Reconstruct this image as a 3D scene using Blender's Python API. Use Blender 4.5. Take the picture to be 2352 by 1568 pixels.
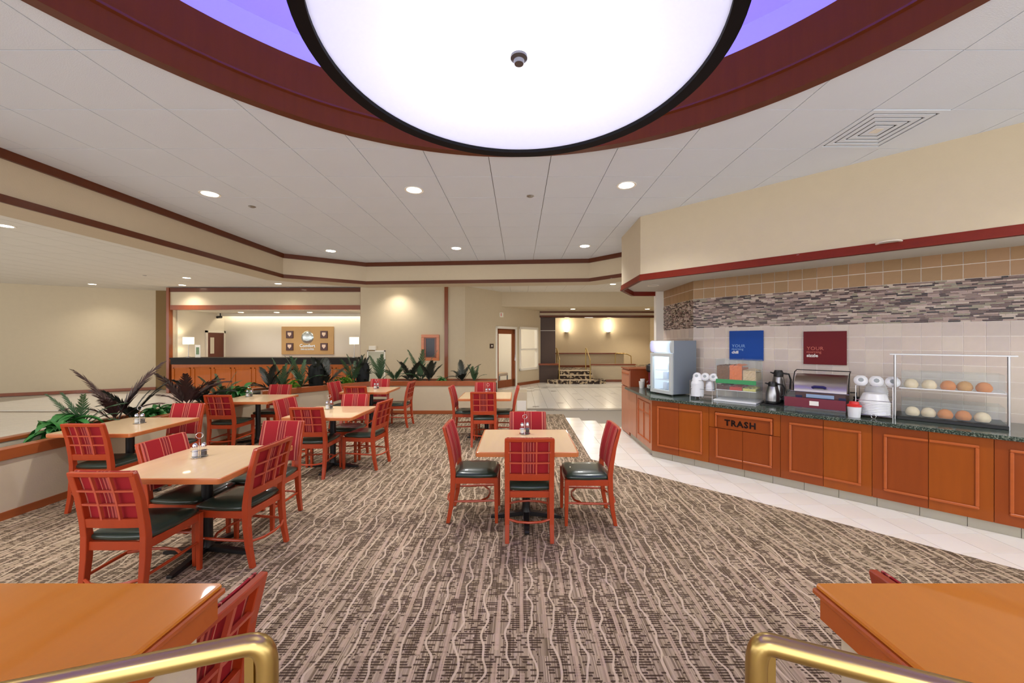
import bpy, bmesh, math, random
from mathutils import Vector, Matrix, Euler
random.seed(7)
PI = math.pi
S = bpy.context.scene
C = S.collection
for o in list(bpy.data.objects):
    bpy.data.objects.remove(o)

# ------------------------------------------------------------------ camera
cam_d = bpy.data.cameras.new('camera')
cam = bpy.data.objects.new('camera', cam_d); C.objects.link(cam)
cam_d.sensor_width = 36.0
cam_d.lens = 36.0 * 885.0 / 2352.0
cam_d.shift_x = -16.0 / 2352.0
cam_d.clip_start = 0.05; cam_d.clip_end = 200
cam.location = (0, 0, 1.70)
cam.rotation_euler = (PI / 2, 0, 0)
S.camera = cam
# ------------------------------------------------------------------ world, exposure
w = bpy.data.worlds.new('world'); S.world = w; w.use_nodes = True
bg = w.node_tree.nodes['Background']
bg.inputs[0].default_value = (0.95, 0.975, 1.0, 1)
bg.inputs[1].default_value = 1.9
S.view_settings.view_transform = 'Standard'
S.view_settings.look = 'None'
S.view_settings.gamma = 1.0
S.view_settings.use_curve_mapping = False
S.view_settings.exposure = 0.70
S.cycles.use_denoising = True
S.cycles.max_bounces = 7
S.cycles.diffuse_bounces = 5
S.cycles.transparent_max_bounces = 12
S.cycles.sample_clamp_indirect = 4.0
# light levels
P_MAIN, P_LOBBY, P_DESK, P_FAR, P_SCONCE = 105.0, 60.0, 34.0, 45.0, 9.0
WARM = (1.0, 0.93, 0.83); NEUT = (1.0, 0.99, 0.985)

# ------------------------------------------------------------------ materials
def lin(c):
    r = []
    for v in c[:3]:
        v = v / 255.0
        r.append(v / 12.92 if v <= 0.04045 else ((v + 0.055) / 1.055) ** 2.4)
    return (r[0], r[1], r[2], 1.0)
def new_mat(name):
    m = bpy.data.materials.new(name); m.use_nodes = True
    return m, m.node_tree.nodes, m.node_tree.links, m.node_tree.nodes['Principled BSDF']
def mat(name, rgb, rough=0.5, metal=0.0, var=0.0, vscale=4.0, bump=0.0, bscale=60.0, stretch=None, coat=0.0, spec=0.5):
    m, N, L, B = new_mat(name)
    B.inputs['Base Color'].default_value = lin(rgb)
    B.inputs['Roughness'].default_value = rough
    B.inputs['Metallic'].default_value = metal
    B.inputs['Coat Weight'].default_value = coat
    B.inputs['Specular IOR Level'].default_value = spec
    if var > 0 or bump > 0:
        tc = N.new('ShaderNodeTexCoord'); mp = N.new('ShaderNodeMapping')
        L.new(tc.outputs['Object'], mp.inputs[0])
        if stretch: mp.inputs['Scale'].default_value = stretch
    if var > 0:
        nz = N.new('ShaderNodeTexNoise'); nz.inputs['Scale'].default_value = vscale; nz.inputs['Detail'].default_value = 4
        L.new(mp.outputs[0], nz.inputs[0])
        mx = N.new('ShaderNodeMix'); mx.data_type = 'RGBA'
        c = lin(rgb)
        mx.inputs[6].default_value = tuple(min(1, v * (1 - var)) for v in c[:3]) + (1,)
        mx.inputs[7].default_value = tuple(min(1, v * (1 + var)) for v in c[:3]) + (1,)
        L.new(nz.outputs['Fac'], mx.inputs[0]); L.new(mx.outputs[2], B.inputs['Base Color'])
    if bump > 0:
        nb = N.new('ShaderNodeTexNoise'); nb.inputs['Scale'].default_value = bscale; nb.inputs['Detail'].default_value = 3
        L.new(mp.outputs[0], nb.inputs[0])
        bp = N.new('ShaderNodeBump'); bp.inputs['Strength'].default_value = bump; bp.inputs['Distance'].default_value = 0.01
        L.new(nb.outputs['Fac'], bp.inputs['Height']); L.new(bp.outputs[0], B.inputs['Normal'])
    return m
def emit(name, rgb, strength, base=None):
    m, N, L, B = new_mat(name)
    B.inputs['Base Color'].default_value = lin(base or rgb)
    B.inputs['Emission Color'].default_value = lin(rgb)
    B.inputs['Emission Strength'].default_value = strength
    return m
def glass(name, rgb=(240, 245, 245), alpha=0.12, rough=0.05):
    m, N, L, B = new_mat(name)
    N.remove(B)
    out = [n for n in N if n.type == 'OUTPUT_MATERIAL'][0]
    t = N.new('ShaderNodeBsdfTransparent'); t.inputs[0].default_value = (0.97, 0.98, 0.98, 1)
    g = N.new('ShaderNodeBsdfPrincipled'); g.inputs['Base Color'].default_value = lin(rgb); g.inputs['Roughness'].default_value = rough
    mx = N.new('ShaderNodeMixShader'); mx.inputs[0].default_value = alpha
    L.new(t.outputs[0], mx.inputs[1]); L.new(g.outputs[0], mx.inputs[2]); L.new(mx.outputs[0], out.inputs[0])
    return m
def wood(name, rgb, rough=0.35, var=0.16, axis=2, coat=0.2, spec=0.5):
    st = [14, 14, 14]; st[axis] = 1.2
    return mat(name, rgb, rough, 0, var, 1.6, 0.0, 60, tuple(st), coat, spec)

M = {}
M['wall'] = mat('wall_vinyl_beige', (200, 184, 156), 0.75, var=0.035, vscale=9, bump=0.12, bscale=70)
M['wall_inner'] = mat('wall_reception_cream', (226, 218, 203), 0.8, var=0.02)
M['ceil'] = mat('ceiling_tile_white', (224, 232, 242), 0.9, var=0.02, vscale=3, bump=0.15, bscale=140)
M['ceil_grid'] = mat('ceiling_grid', (118, 112, 108), 0.8)
M['ceil_back'] = mat('ceiling_plain', (216, 210, 200), 0.9)
M['white'] = mat('white_paint', (238, 232, 220), 0.5)
M['soffit'] = mat('soffit_underside', (206, 203, 192), 0.8)
M['trim'] = wood('trim_dark_wood', (92, 42, 14), 0.35, axis=0, spec=0.3)
M['trim_v'] = wood('trim_wood_upright', (132, 62, 18), 0.35, axis=2)
M['redtrim'] = wood('trim_red_wood', (116, 30, 10), 0.4, axis=0, coat=0, spec=0.2)
M['ringwood'] = wood('ring_mahogany', (98, 42, 16), 0.35, axis=2, coat=0.1, spec=0.3)
M['rim'] = wood('planter_rim_wood', (158, 82, 40), 0.35, axis=1)
M['chair'] = wood('chair_cherry_wood', (176, 62, 24), 0.34, var=0.12, axis=2, coat=0.2)
M['lattice'] = wood('chair_lattice_wood', (196, 84, 58), 0.35, var=0.1, axis=2)
M['seat'] = mat('green_vinyl', (42, 56, 48), 0.28, var=0.1, vscale=3, coat=0.4)
M['laminate'] = mat('table_maple_laminate', (222, 190, 148), 0.22, var=0.06, vscale=2.2, stretch=(8, 1, 1), coat=0.3)
M['edge'] = wood('table_edge_wood', (196, 112, 60), 0.3, axis=0)
M['black'] = mat('black_iron', (22, 21, 23), 0.4)
M['blackgloss'] = mat('black_gloss', (16, 14, 15), 0.15, coat=0.5)
M['cab'] = wood('cabinet_wood', (150, 72, 8), 0.45, var=0.15, axis=2, spec=0.25)
M['cab2'] = wood('cabinet_wood_reddish', (140, 62, 12), 0.45, var=0.13, axis=2, spec=0.25)
M['mould'] = wood('cabinet_moulding', (174, 84, 30), 0.35, axis=0)
M['cablight'] = wood('cabinet_wood_pale_side', (186, 120, 86), 0.4, axis=2)
M['hutch'] = wood('hutch_wood', (140, 58, 14), 0.35, axis=2)
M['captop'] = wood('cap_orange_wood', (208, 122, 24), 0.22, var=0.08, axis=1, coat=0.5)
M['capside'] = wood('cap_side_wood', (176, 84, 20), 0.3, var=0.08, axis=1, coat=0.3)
M['desk'] = wood('desk_front_wood', (168, 84, 8), 0.5, axis=2, spec=0.2)
M['deskblack'] = mat('desk_black_stone', (30, 22, 16), 0.45, var=0.2, spec=0.15)
M['brass'] = mat('brass', (200, 172, 108), 0.3, 1.0, var=0.06, vscale=10)
M['steel'] = mat('stainless_steel', (168, 166, 166), 0.28, 1.0)
M['chrome'] = mat('chrome', (214, 214, 218), 0.12, 1.0)
M['brown'] = mat('brown_panel', (74, 54, 44), 0.5)
M['olive'] = mat('olive_return_wall', (124, 96, 52), 0.7)
M['grout'] = mat('floor_grout', (170, 160, 146), 0.8)
M['wallgrout'] = mat('wall_grout', (244, 236, 226), 0.8)
M['tile'] = mat('floor_tile_cream', (244, 240, 232), 0.22, var=0.025, vscale=1.5, coat=0.2)
M['tile2'] = mat('floor_tile_cream_warm', (242, 236, 226), 0.22, var=0.025, vscale=1.5, coat=0.2)
M['tiledark'] = mat('floor_border_grey', (138, 130, 122), 0.35, var=0.1, vscale=12)
M['toe'] = mat('toe_tile_grey', (178, 172, 154), 0.4, var=0.06)
for i, c in enumerate([(204, 186, 172), (198, 182, 170), (208, 192, 176)]):
    M['wt%d' % i] = mat('wall_tile_stone_%d' % i, c, 0.35, var=0.07, vscale=14)
for i, c in enumerate([(158, 122, 82), (152, 118, 78), (162, 124, 86)]):
    M['wb%d' % i] = mat('wall_tile_tan_%d' % i, c, 0.4, var=0.12, vscale=16)
for i, c in enumerate([(172, 146, 134), (134, 108, 98), (68, 40, 36), (150, 138, 116), (106, 80, 72), (196, 176, 160), (42, 20, 18)]):
    M['mo%d' % i] = mat('mosaic_glass_%d' % i, c, 0.25, var=0.1, vscale=20, spec=0.3)
M['white_plastic'] = mat('white_plastic', (226, 226, 228), 0.35)
M['red_plastic'] = mat('red_plastic', (206, 40, 36), 0.35)
M['fridge'] = mat('fridge_grey', (122, 130, 140), 0.4)
M['fridge_frame'] = mat('fridge_frame_silver', (190, 194, 192), 0.4)
M['glass'] = glass('clear_glass')
M['acrylic'] = glass('clear_acrylic', (225, 232, 232), 0.055, 0.04)
M['paper'] = mat('white_paper', (232, 228, 220), 0.7)
M['soil'] = mat('planter_soil', (46, 34, 26), 0.95, var=0.3, vscale=30)
M['maroon'] = mat('maroon_acrylic', (112, 34, 52), 0.3)
M['navy'] = mat('navy_panel', (36, 42, 78), 0.35)
M['palmdark'] = mat('palm_dark', (42, 46, 36), 0.55, var=0.3, vscale=6)
M['palmpurple'] = mat('palm_purple', (70, 46, 44), 0.55, var=0.3, vscale=6)
M['green'] = mat('leaf_green', (54, 118, 52), 0.45, var=0.35, vscale=9)
M['lime'] = mat('leaf_lime', (104, 150, 44), 0.5, var=0.3, vscale=9)
M['palmgreen'] = mat('palm_green', (62, 92, 60), 0.5, var=0.3, vscale=8)
M['salt'] = mat('salt', (236, 234, 228), 0.8)
M['pepper'] = mat('pepper', (74, 62, 52), 0.8)

def node_math(N, L, op, a, b=None, c=None):
    n = N.new('ShaderNodeMath'); n.operation = op
    for i, v in enumerate((a, b, c)):
        if v is None: continue
        if isinstance(v, (int, float)): n.inputs[i].default_value = v
        else: L.new(v, n.inputs[i])
    return n.outputs[0]
def node_mix(N, L, fac, a, b):
    n = N.new('ShaderNodeMix'); n.data_type = 'RGBA'
    if isinstance(fac, (int, float)): n.inputs[0].default_value = fac
    else: L.new(fac, n.inputs[0])
    for i, v in ((6, a), (7, b)):
        if isinstance(v, tuple): n.inputs[i].default_value = v
        else: L.new(v, n.inputs[i])
    return n.outputs[2]

def carpet_mat():
    m, N, L, B = new_mat('carpet_wavy_brown')
    B.inputs['Roughness'].default_value = 0.95
    B.inputs['Specular IOR Level'].default_value = 0.1
    tc = N.new('ShaderNodeTexCoord'); sp = N.new('ShaderNodeSeparateXYZ')
    L.new(tc.outputs['Object'], sp.inputs[0])
    X, Y = sp.outputs[0], sp.outputs[1]
    mt = lambda op, a, b=None, c=None: node_math(N, L, op, a, b, c)
    P = 0.142
    def noise2(ax, ay, scale, detail=2):
        cb = N.new('ShaderNodeCombineXYZ'); L.new(ax, cb.inputs[0]); L.new(ay, cb.inputs[1])
        n = N.new('ShaderNodeTexNoise'); n.inputs['Scale'].default_value = scale; n.inputs['Detail'].default_value = detail
        L.new(cb.outputs[0], n.inputs[0]); return n.outputs['Fac']
    def white(ax, ay):
        cb = N.new('ShaderNodeCombineXYZ'); L.new(ax, cb.inputs[0]); L.new(ay, cb.inputs[1])
        n = N.new('ShaderNodeTexWhiteNoise'); n.noise_dimensions = '2D'
        L.new(cb.outputs[0], n.inputs[0]); return n.outputs[0]
    # warped coordinate for wavy lines
    wv = noise2(mt('MULTIPLY', X, 1.2), mt('MULTIPLY', Y, 4.2), 1.0, 1)
    sn = mt('SINE', mt('ADD', mt('MULTIPLY', Y, 15.0), mt('MULTIPLY', noise2(X, Y, 1.7, 1), 14.0)))
    xw = mt('ADD', X, mt('ADD', mt('MULTIPLY', mt('SUBTRACT', wv, 0.5), 0.13), mt('MULTIPLY', sn, 0.011)))
    fw = mt('FRACT', mt('DIVIDE', xw, P))
    dw = mt('ABSOLUTE', mt('SUBTRACT', fw, 0.5))
    wav = mt('LESS_THAN', dw, 0.045)
    # straight fibrous light bands
    xs = mt('ADD', X, mt('MULTIPLY', mt('SUBTRACT', noise2(X, mt('MULTIPLY', Y, 0.8), 1.3, 1), 0.5), 0.03))
    cs = mt('DIVIDE', xs, P)
    fs = mt('FRACT', cs)
    band = mt('MULTIPLY', mt('GREATER_THAN', fs, 0.02), mt('LESS_THAN', fs, 0.20))
    seg = mt('GREATER_THAN', noise2(mt('MULTIPLY', mt('FLOOR', cs), 7.3), mt('MULTIPLY', Y, 2.6), 1.0, 1), 0.43)
    band = mt('MULTIPLY', band, seg)
    # dark cross dashes
    rowY = mt('FLOOR', mt('DIVIDE', Y, 0.0165))
    cell = mt('FLOOR', mt('DIVIDE', mt('ADD', xw, mt('MULTIPLY', white(rowY, rowY), 0.05)), 0.036))
    rnd = white(cell, rowY)
    dens = noise2(mt('MULTIPLY', X, 11), mt('MULTIPLY', Y, 3.2), 1.0, 2)
    inrow = mt('GREATER_THAN', mt('FRACT', mt('DIVIDE', Y, 0.0165)), 0.36)
    dash = mt('MULTIPLY', mt('GREATER_THAN', mt('ADD', rnd, mt('MULTIPLY', mt('SUBTRACT', dens, 0.5), 2.2)), 0.50), inrow)
    # fine warp threads
    thread = white(mt('FLOOR', mt('DIVIDE', X, 0.0060)), mt('FLOOR', mt('DIVIDE', Y, 0.16)))
    tone = noise2(X, Y, 1.3, 3)
    base = node_mix(N, L, thread, lin((112, 94, 76)), lin((190, 168, 142)))
    col = node_mix(N, L, mt('MULTIPLY', dash, 0.9), base, lin((58, 40, 32)))
    col = node_mix(N, L, mt('MULTIPLY', band, mt('ADD', 0.55, mt('MULTIPLY', thread, 0.4))), col, lin((190, 164, 140)))
    col = node_mix(N, L, mt('MULTIPLY', wav, 0.85), col, lin((208, 186, 160)))
    col = node_mix(N, L, mt('MULTIPLY', mt('SUBTRACT', tone, 0.35), 0.35), col, lin((122, 116, 84)))
    L.new(col, B.inputs['Base Color'])
    bp = N.new('ShaderNodeBump'); bp.inputs['Strength'].default_value = 0.25; bp.inputs['Distance'].default_value = 0.004
    L.new(thread, bp.inputs['Height']); L.new(bp.outputs[0], B.inputs['Normal'])
    return m
M['carpet'] = carpet_mat()

def stripe_fabric():
    # vertical stripes across local x of the backrest
    m, N, L, B = new_mat('striped_red_fabric')
    B.inputs['Roughness'].default_value = 0.8
    B.inputs['Specular IOR Level'].default_value = 0.2
    tc = N.new('ShaderNodeTexCoord'); sp = N.new('ShaderNodeSeparateXYZ')
    L.new(tc.outputs['Object'], sp.inputs[0])
    r = N.new('ShaderNodeMapRange'); r.inputs[1].default_value = -0.21; r.inputs[2].default_value = 0.21
    L.new(sp.outputs[0], r.inputs[0])
    cr = N.new('ShaderNodeValToRGB'); cr.color_ramp.interpolation = 'CONSTANT'
    red = lin((162, 36, 42)); crm = lin((226, 150, 120)); dk = lin((128, 44, 44)); pk = lin((196, 100, 88))
    stops = [(0, pk), (.06, dk), (.085, pk), (.105, crm), (.118, red), (.40, crm), (.412, red), (.43, dk), (.46, pk), (.48, dk), (.505, pk), (.53, dk), (.555, red), (.575, crm), (.587, red),
             (.88, crm), (.893, pk), (.915, dk), (.94, pk)]
    el = cr.color_ramp.elements
    el[0].position = 0; el[0].color = stops[0][1]; el[1].position = stops[1][0]; el[1].color = stops[1][1]
    for p, c in stops[2:]:
        e = el.new(p); e.color = c
    L.new(r.outputs[0], cr.inputs[0])
    # woven dotted texture
    nz = N.new('ShaderNodeTexNoise'); nz.inputs['Scale'].default_value = 160
    L.new(tc.outputs['Object'], nz.inputs[0])
    mx = node_mix(N, L, node_math(N, L, 'MULTIPLY', nz.outputs['Fac'], 0.35), cr.outputs[0], red)
    L.new(mx, B.inputs['Base Color'])
    return m
M['stripe'] = stripe_fabric()

def granite():
    m, N, L, B = new_mat('green_granite')
    B.inputs['Roughness'].default_value = 0.12
    tc = N.new('ShaderNodeTexCoord')
    n1 = N.new('ShaderNodeTexNoise'); n1.inputs['Scale'].default_value = 90; n1.inputs['Detail'].default_value = 5
    L.new(tc.outputs['Object'], n1.inputs[0])
    cr = N.new('ShaderNodeValToRGB')
    cr.color_ramp.elements[0].position = 0.38; cr.color_ramp.elements[0].color = lin((34, 44, 40))
    cr.color_ramp.elements[1].position = 0.68; cr.color_ramp.elements[1].color = lin((128, 134, 122))
    e = cr.color_ramp.elements.new(0.52); e.color = lin((62, 76, 66))
    L.new(n1.outputs['Fac'], cr.inputs[0]); L.new(cr.outputs[0], B.inputs['Base Color'])
    return m
M['granite'] = granite()

# ------------------------------------------------------------------ mesh helpers
class MB:
    def __init__(s): s.v = []; s.f = []; s.mi = []; s.sm = []
    def add(s, vs, fs, mi=0, smooth=False, T=None):
        b = len(s.v)
        for p in vs:
            p = Vector(p)
            if T is not None: p = T @ p
            s.v.append(tuple(p))
        for f in fs:
            s.f.append(tuple(b + i for i in f)); s.mi.append(mi); s.sm.append(smooth)
        return s
    def box(s, x0, x1, y0, y1, z0, z1, mi=0, T=None):
        vs = [(x0, y0, z0), (x1, y0, z0), (x1, y1, z0), (x0, y1, z0), (x0, y0, z1), (x1, y0, z1), (x1, y1, z1), (x0, y1, z1)]
        fs = [(0, 3, 2, 1), (4, 5, 6, 7), (0, 1, 5, 4), (1, 2, 6, 5), (2, 3, 7, 6), (3, 0, 4, 7)]
        return s.add(vs, fs, mi, False, T)
    def prism(s, poly, z0, z1, mi=0, T=None):
        a = sum(poly[i][0] * poly[(i + 1) % len(poly)][1] - poly[(i + 1) % len(poly)][0] * poly[i][1] for i in range(len(poly)))
        if a < 0: poly = poly[::-1]
        n = len(poly)
        vs = [(p[0], p[1], z0) for p in poly] + [(p[0], p[1], z1) for p in poly]
        fs = [tuple(range(n - 1, -1, -1)), tuple(range(n, 2 * n))] + [(i, (i + 1) % n, n + (i + 1) % n, n + i) for i in range(n)]
        return s.add(vs, fs, mi, False, T)
    def lathe(s, prof, cx=0, cy=0, z=0, n=20, mi=0, T=None, closed=False):
        vs = []; fs = []
        k = len(prof)
        for i in range(n):
            a = 2 * PI * i / n
            for r, h in prof: vs.append((cx + r * math.cos(a), cy + r * math.sin(a), z + h))
        for i in range(n):
            j = (i + 1) % n
            for q in range(k if closed else k - 1):
                q2 = (q + 1) % k
                fs.append((i * k + q, j * k + q, j * k + q2, i * k + q2))
        return s.add(vs, fs, mi, True, T)
    def tube(s, path, r, n=8, mi=0, T=None, caps=True, sq=False):
        P = [Vector(p) for p in path]
        vs = []; fs = []
        prev = None
        for i, p in enumerate(P):
            if i == 0: t = P[1] - P[0]
            elif i == len(P) - 1: t = P[-1] - P[-2]
            else: t = (P[i + 1] - P[i]).normalized() + (P[i] - P[i - 1]).normalized()
            t.normalize()
            up = prev if prev is not None else (Vector((0, 0, 1)) if abs(t.z) < 0.9 else Vector((1, 0, 0)))
            sd = t.cross(up).normalized(); u2 = sd.cross(t).normalized(); prev = u2
            rr = r[i] if isinstance(r, (list, tuple)) else r
            for k in range(n):
                a = 2 * PI * (k + (0.5 if sq else 0)) / n
                vs.append(tuple(p + (sd * math.cos(a) + u2 * math.sin(a)) * rr))
        for i in range(len(P) - 1):
            for k in range(n):
                k2 = (k + 1) % n
                fs.append((i * n + k, i * n + k2, (i + 1) * n + k2, (i + 1) * n + k))
        if caps:
            fs.append(tuple(range(n - 1, -1, -1))); fs.append(tuple((len(P) - 1) * n + k for k in range(n)))
        return s.add(vs, fs, mi, not sq, T)
    def sweep(s, prof, hx, hy, mi=0, T=None, cx=0):
        # rectangular section swept along a (y,z) profile; hx half width, hy half depth (may be lists)
        vs = []; fs = []
        for i, (y, z) in enumerate(prof):
            a = hx[i] if isinstance(hx, (list, tuple)) else hx
            b = hy[i] if isinstance(hy, (list, tuple)) else hy
            vs += [(cx - a, y - b, z), (cx + a, y - b, z), (cx + a, y + b, z), (cx - a, y + b, z)]
        n = len(prof)
        for i in range(n - 1):
            for k in range(4):
                k2 = (k + 1) % 4
                fs.append((i * 4 + k, i * 4 + k2, (i + 1) * 4 + k2, (i + 1) * 4 + k))
        fs.append((3, 2, 1, 0)); fs.append(tuple(4 * (n - 1) + k for k in range(4)))
        return s.add(vs, fs, mi, False, T)
    def mesh(s, name, mats, bevel=0, angle=35):
        me = bpy.data.meshes.new(name)
        me.from_pydata(s.v, [], s.f)
        if not isinstance(mats, (list, tuple)): mats = [mats]
        for m in mats: me.materials.append(m)
        me.polygons.foreach_set('material_index', s.mi)
        me.polygons.foreach_set('use_smooth', s.sm)
        me.update()
        if bevel:
            bm = bmesh.new(); bm.from_mesh(me)
            ed = [e for e in bm.edges if len(e.link_faces) == 2 and e.calc_face_angle(0) > 0.6]
            bmesh.ops.bevel(bm, geom=ed, offset=bevel, segments=1, affect='EDGES', clamp_overlap=True)
            bm.to_mesh(me); bm.free()
        if any(s.sm):
            me.set_sharp_from_angle(angle=math.radians(angle))
        return me
    def build(s, name, mats, parent=None, loc=(0, 0, 0), rot=(0, 0, 0), bevel=0, angle=35):
        o = bpy.data.objects.new(name, s.mesh(name, mats, bevel, angle)); C.objects.link(o)
        o.location = loc; o.rotation_euler = rot
        if parent: o.parent = parent
        return o

def tag(o, label=None, cat=None, group=None, kind=None):
    if label: o['label'] = label
    if cat: o['category'] = cat
    if group: o['group'] = group
    if kind: o['kind'] = kind
    return o
def thing(name, label, cat, loc=(0, 0, 0), rz=0, group=None):
    o = bpy.data.objects.new(name, None); C.objects.link(o)
    o.empty_display_size = 0.1
    o.location = loc; o.rotation_euler = (0, 0, rz)
    return tag(o, label, cat, group)
def struct(o, label=None): return tag(o, label, None, None, 'structure')
def kids(o): return [c for c in C.objects if c.parent == o]
def dup(root, loc, rz, label, group=None, _cache={}):
    key = root.name
    if key not in _cache:
        lv1 = kids(root); _cache[key] = [(c, kids(c)) for c in lv1]
    r = root.copy(); C.objects.link(r); r.location = loc; r.rotation_euler = (0, 0, rz)
    r['label'] = label
    if group: r['group'] = group
    for ch, gs in _cache[key]:
        c = ch.copy(); C.objects.link(c); c.parent = r
        for g in gs:
            d = g.copy(); C.objects.link(d); d.parent = c
    return r
def text(body, size, m, loc, rot, parent, name='lettering', ext=0.002, bold=0.0, ax='LEFT', sp=1.0):
    cu = bpy.data.curves.new(name, 'FONT'); cu.body = body; cu.size = size; cu.extrude = ext; cu.offset = bold
    cu.align_x = ax; cu.space_character = sp; cu.materials.append(m); cu.resolution_u = 2
    tmp = bpy.data.objects.new(name + '_curve', cu); C.objects.link(tmp)
    me = bpy.data.meshes.new_from_object(tmp.evaluated_get(bpy.context.evaluated_depsgraph_get()))
    bpy.data.objects.remove(tmp); bpy.data.curves.remove(cu)
    o = bpy.data.objects.new(name, me); C.objects.link(o)
    o.location = loc; o.rotation_euler = rot
    if parent: o.parent = parent
    return o
def clip(poly, a, b, c):
    # keep a*x+b*y >= c
    out = []
    for i in range(len(poly)):
        p, q = poly[i], poly[(i + 1) % len(poly)]
        dp, dq = a * p[0] + b * p[1] - c, a * q[0] + b * q[1] - c
        if dp >= 0: out.append(p)
        if dp * dq < 0:
            t = dp / (dp - dq); out.append((p[0] + t * (q[0] - p[0]), p[1] + t * (q[1] - p[1])))
    return out
def area(poly):
    return abs(sum(poly[i][0] * poly[(i + 1) % len(poly)][1] - poly[(i + 1) % len(poly)][0] * poly[i][1] for i in range(len(poly)))) / 2 if len(poly) > 2 else 0
def offset_path(pts, d):
    # offset an open polyline to its left by d (mitred)
    out = []
    for i, p in enumerate(pts):
        p = Vector(p)
        ns = []
        if i > 0: t = (p - Vector(pts[i - 1])).normalized(); ns.append(Vector((-t.y, t.x)))
        if i < len(pts) - 1: t = (Vector(pts[i + 1]) - p).normalized(); ns.append(Vector((-t.y, t.x)))
        n = sum(ns, Vector((0, 0))); n.normalize()
        k = d / max(0.3, n.dot(ns[0]))
        q = p + n * k; out.append((q.x, q.y))
    return out
def path_wall(mb, pts, d0, d1, z0, z1, mi=0):
    a, b = offset_path(pts, d0), offset_path(pts, d1)
    for i in range(len(pts) - 1):
        mb.prism([a[i], a[i + 1], b[i + 1], b[i]], z0, z1, mi)
    return mb
def point_light(name, kind, loc, power, color=WARM, radius=0.1, rot=(0, 0, 0), spot=None, blend=1.0, parent=None, shape=None, size=None):
    ld = bpy.data.lights.new(name, kind); ld.energy = power; ld.color = color
    if kind in ('POINT', 'SPOT'): ld.shadow_soft_size = radius
    if kind == 'SPOT': ld.spot_size = spot; ld.spot_blend = blend
    if kind == 'AREA':
        ld.shape = shape or 'DISK'; ld.size = size or 0.2
    o = bpy.data.objects.new(name, ld); C.objects.link(o); o.location = loc; o.rotation_euler = rot
    if parent: o.parent = parent
    return o

# ------------------------------------------------------------------ STRUCTURE: floor
CZ = 3.50            # ceiling height
def cline(c): return c   # x + y = c lines of the buffet side
floor = struct(MB().box(-22, 9, -3.2, 23, -0.10, -0.012).build('floor', M['grout']))
carpet_poly = [(-4.9, -3.0), (9.0, -3.0), (9.0, -2.4), (1.04, 5.56), (1.04, 9.0), (-4.9, 9.0)]
cp_mb = MB().prism(carpet_poly, -0.012, 0.003)
carpet = cp_mb.build('carpet', M['carpet'])
tag(carpet, 'brown patterned carpet with wavy cream lines under the dining tables', 'carpet')
# near floor tiles (clipped to the strip between carpet and buffet)
TS = 0.305
tmeshes = [MB().box(0.0025, TS - 0.0025, 0.0025, TS - 0.0025, -0.012, 0.0).mesh('floor_tile', M[k]) for k in ('tile', 'tile2')]
far_tiles = MB(); ntile = 0
for i in range(-80, 28):
    for j in range(-10, 76):
        x0, y0 = 1.04 + i * TS, 0.05 + j * TS
        q = [(x0 + .0025, y0 + .0025), (x0 + TS - .0025, y0 + .0025), (x0 + TS - .0025, y0 + TS - .0025), (x0 + .0025, y0 + TS - .0025)]
        cx, cy = x0 + TS / 2, y0 + TS / 2
        if y0 > 16.2: continue
        if cy < 9.4:
            if cx < 1.04 and cy < 9.1: 
                if cx > -5.5 : continue
                far_tiles.box(q[0][0], q[2][0], q[0][1], q[2][1], -0.012, 0.0) if cx > -16 and cy > 2 else None
                continue
            p = q
            if y0 < 9.0 and cx < 1.04: continue
            p = clip(p, 1, 1, 6.6)
            p = clip(p, -1, -1, -7.78) if cy < 5.7 else (p if cx < 2.6 else [])
            if area(p) < 0.002: continue
            if cx + cy > 9.9 : continue
            if ntile < 290:
                if area(p) > area(q) * 0.999:
                    o = bpy.data.objects.new('floor_tile', tmeshes[(i * 7 + j * 3) % 2]); C.objects.link(o); o.location = (x0, y0, 0)
                else:
                    o = MB().prism([(a - x0, b - y0) for a, b in p], -0.012, 0.0).build('floor_tile', M[('tile', 'tile2')[(i + j) % 2]], None, (x0, y0, 0))
                o.parent = floor; ntile += 1
            else: far_tiles.prism(p, -0.012, 0.0)
        else:
            if cx < -14.5 or cx > 6.5: continue
            if cx < -5.5 and cy > 12.6: continue
            if 9.52 < cy < 9.82 and cx > -0.6: continue
            far_tiles.box(q[0][0], q[2][0], q[0][1], q[2][1], -0.012, 0.0)
ft = far_tiles.build('floor_tile', M['tile'], floor); ft['kind'] = 'stuff'
# dark border tiles and inlays of the lobby floor
for k in range(-1, 6):
    b = MB().box(0, 0.83, 0, 0.24, -0.012, 0.001).build('border_tile', M['tiledark'], floor, (0.05 + k * 0.85, 9.54, 0))
MB().box(-0.6, 6, 9.78, 9.82, -0.012, 0).build('filler_strip', M['tile'], floor)
inl = [(1232, 933), (1287, 925), (1332, 916.5), (1320, 904), (1373, 909.5), (1408, 903.3), (1271, 898)]
for (px, py) in [(0.44, 10.08), (1.145, 10.66), (1.80, 11.32), (1.815, 12.54), (2.45, 12.0), (3.08, 12.62), (1.18, 13.2)]:
    MB().box(-0.085, 0.085, -0.06, 0.06, -0.012, 0.0015).build('inlay_tile', M['tiledark'], floor, (px, py, 0))
for k in range(6):
    MB().box(0, 0.72, 0, 0.12, -0.012, 0.0015).build('border_tile', M['tiledark'], floor, (1.25 + k * 0.75, 14.3, 0))
for (bx, by) in [(0.05, 14.3), (0.30, 13.9), (0.55, 14.3), (0.8, 14.0), (0.02, 13.4), (0.28, 13.2), (0.52, 13.5), (0.9, 14.3)]:
    MB().box(0, 0.24, 0, 0.12, -0.012, 0.0015).build('inlay_tile', M['tiledark'], floor, (bx, by, 0))

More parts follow.
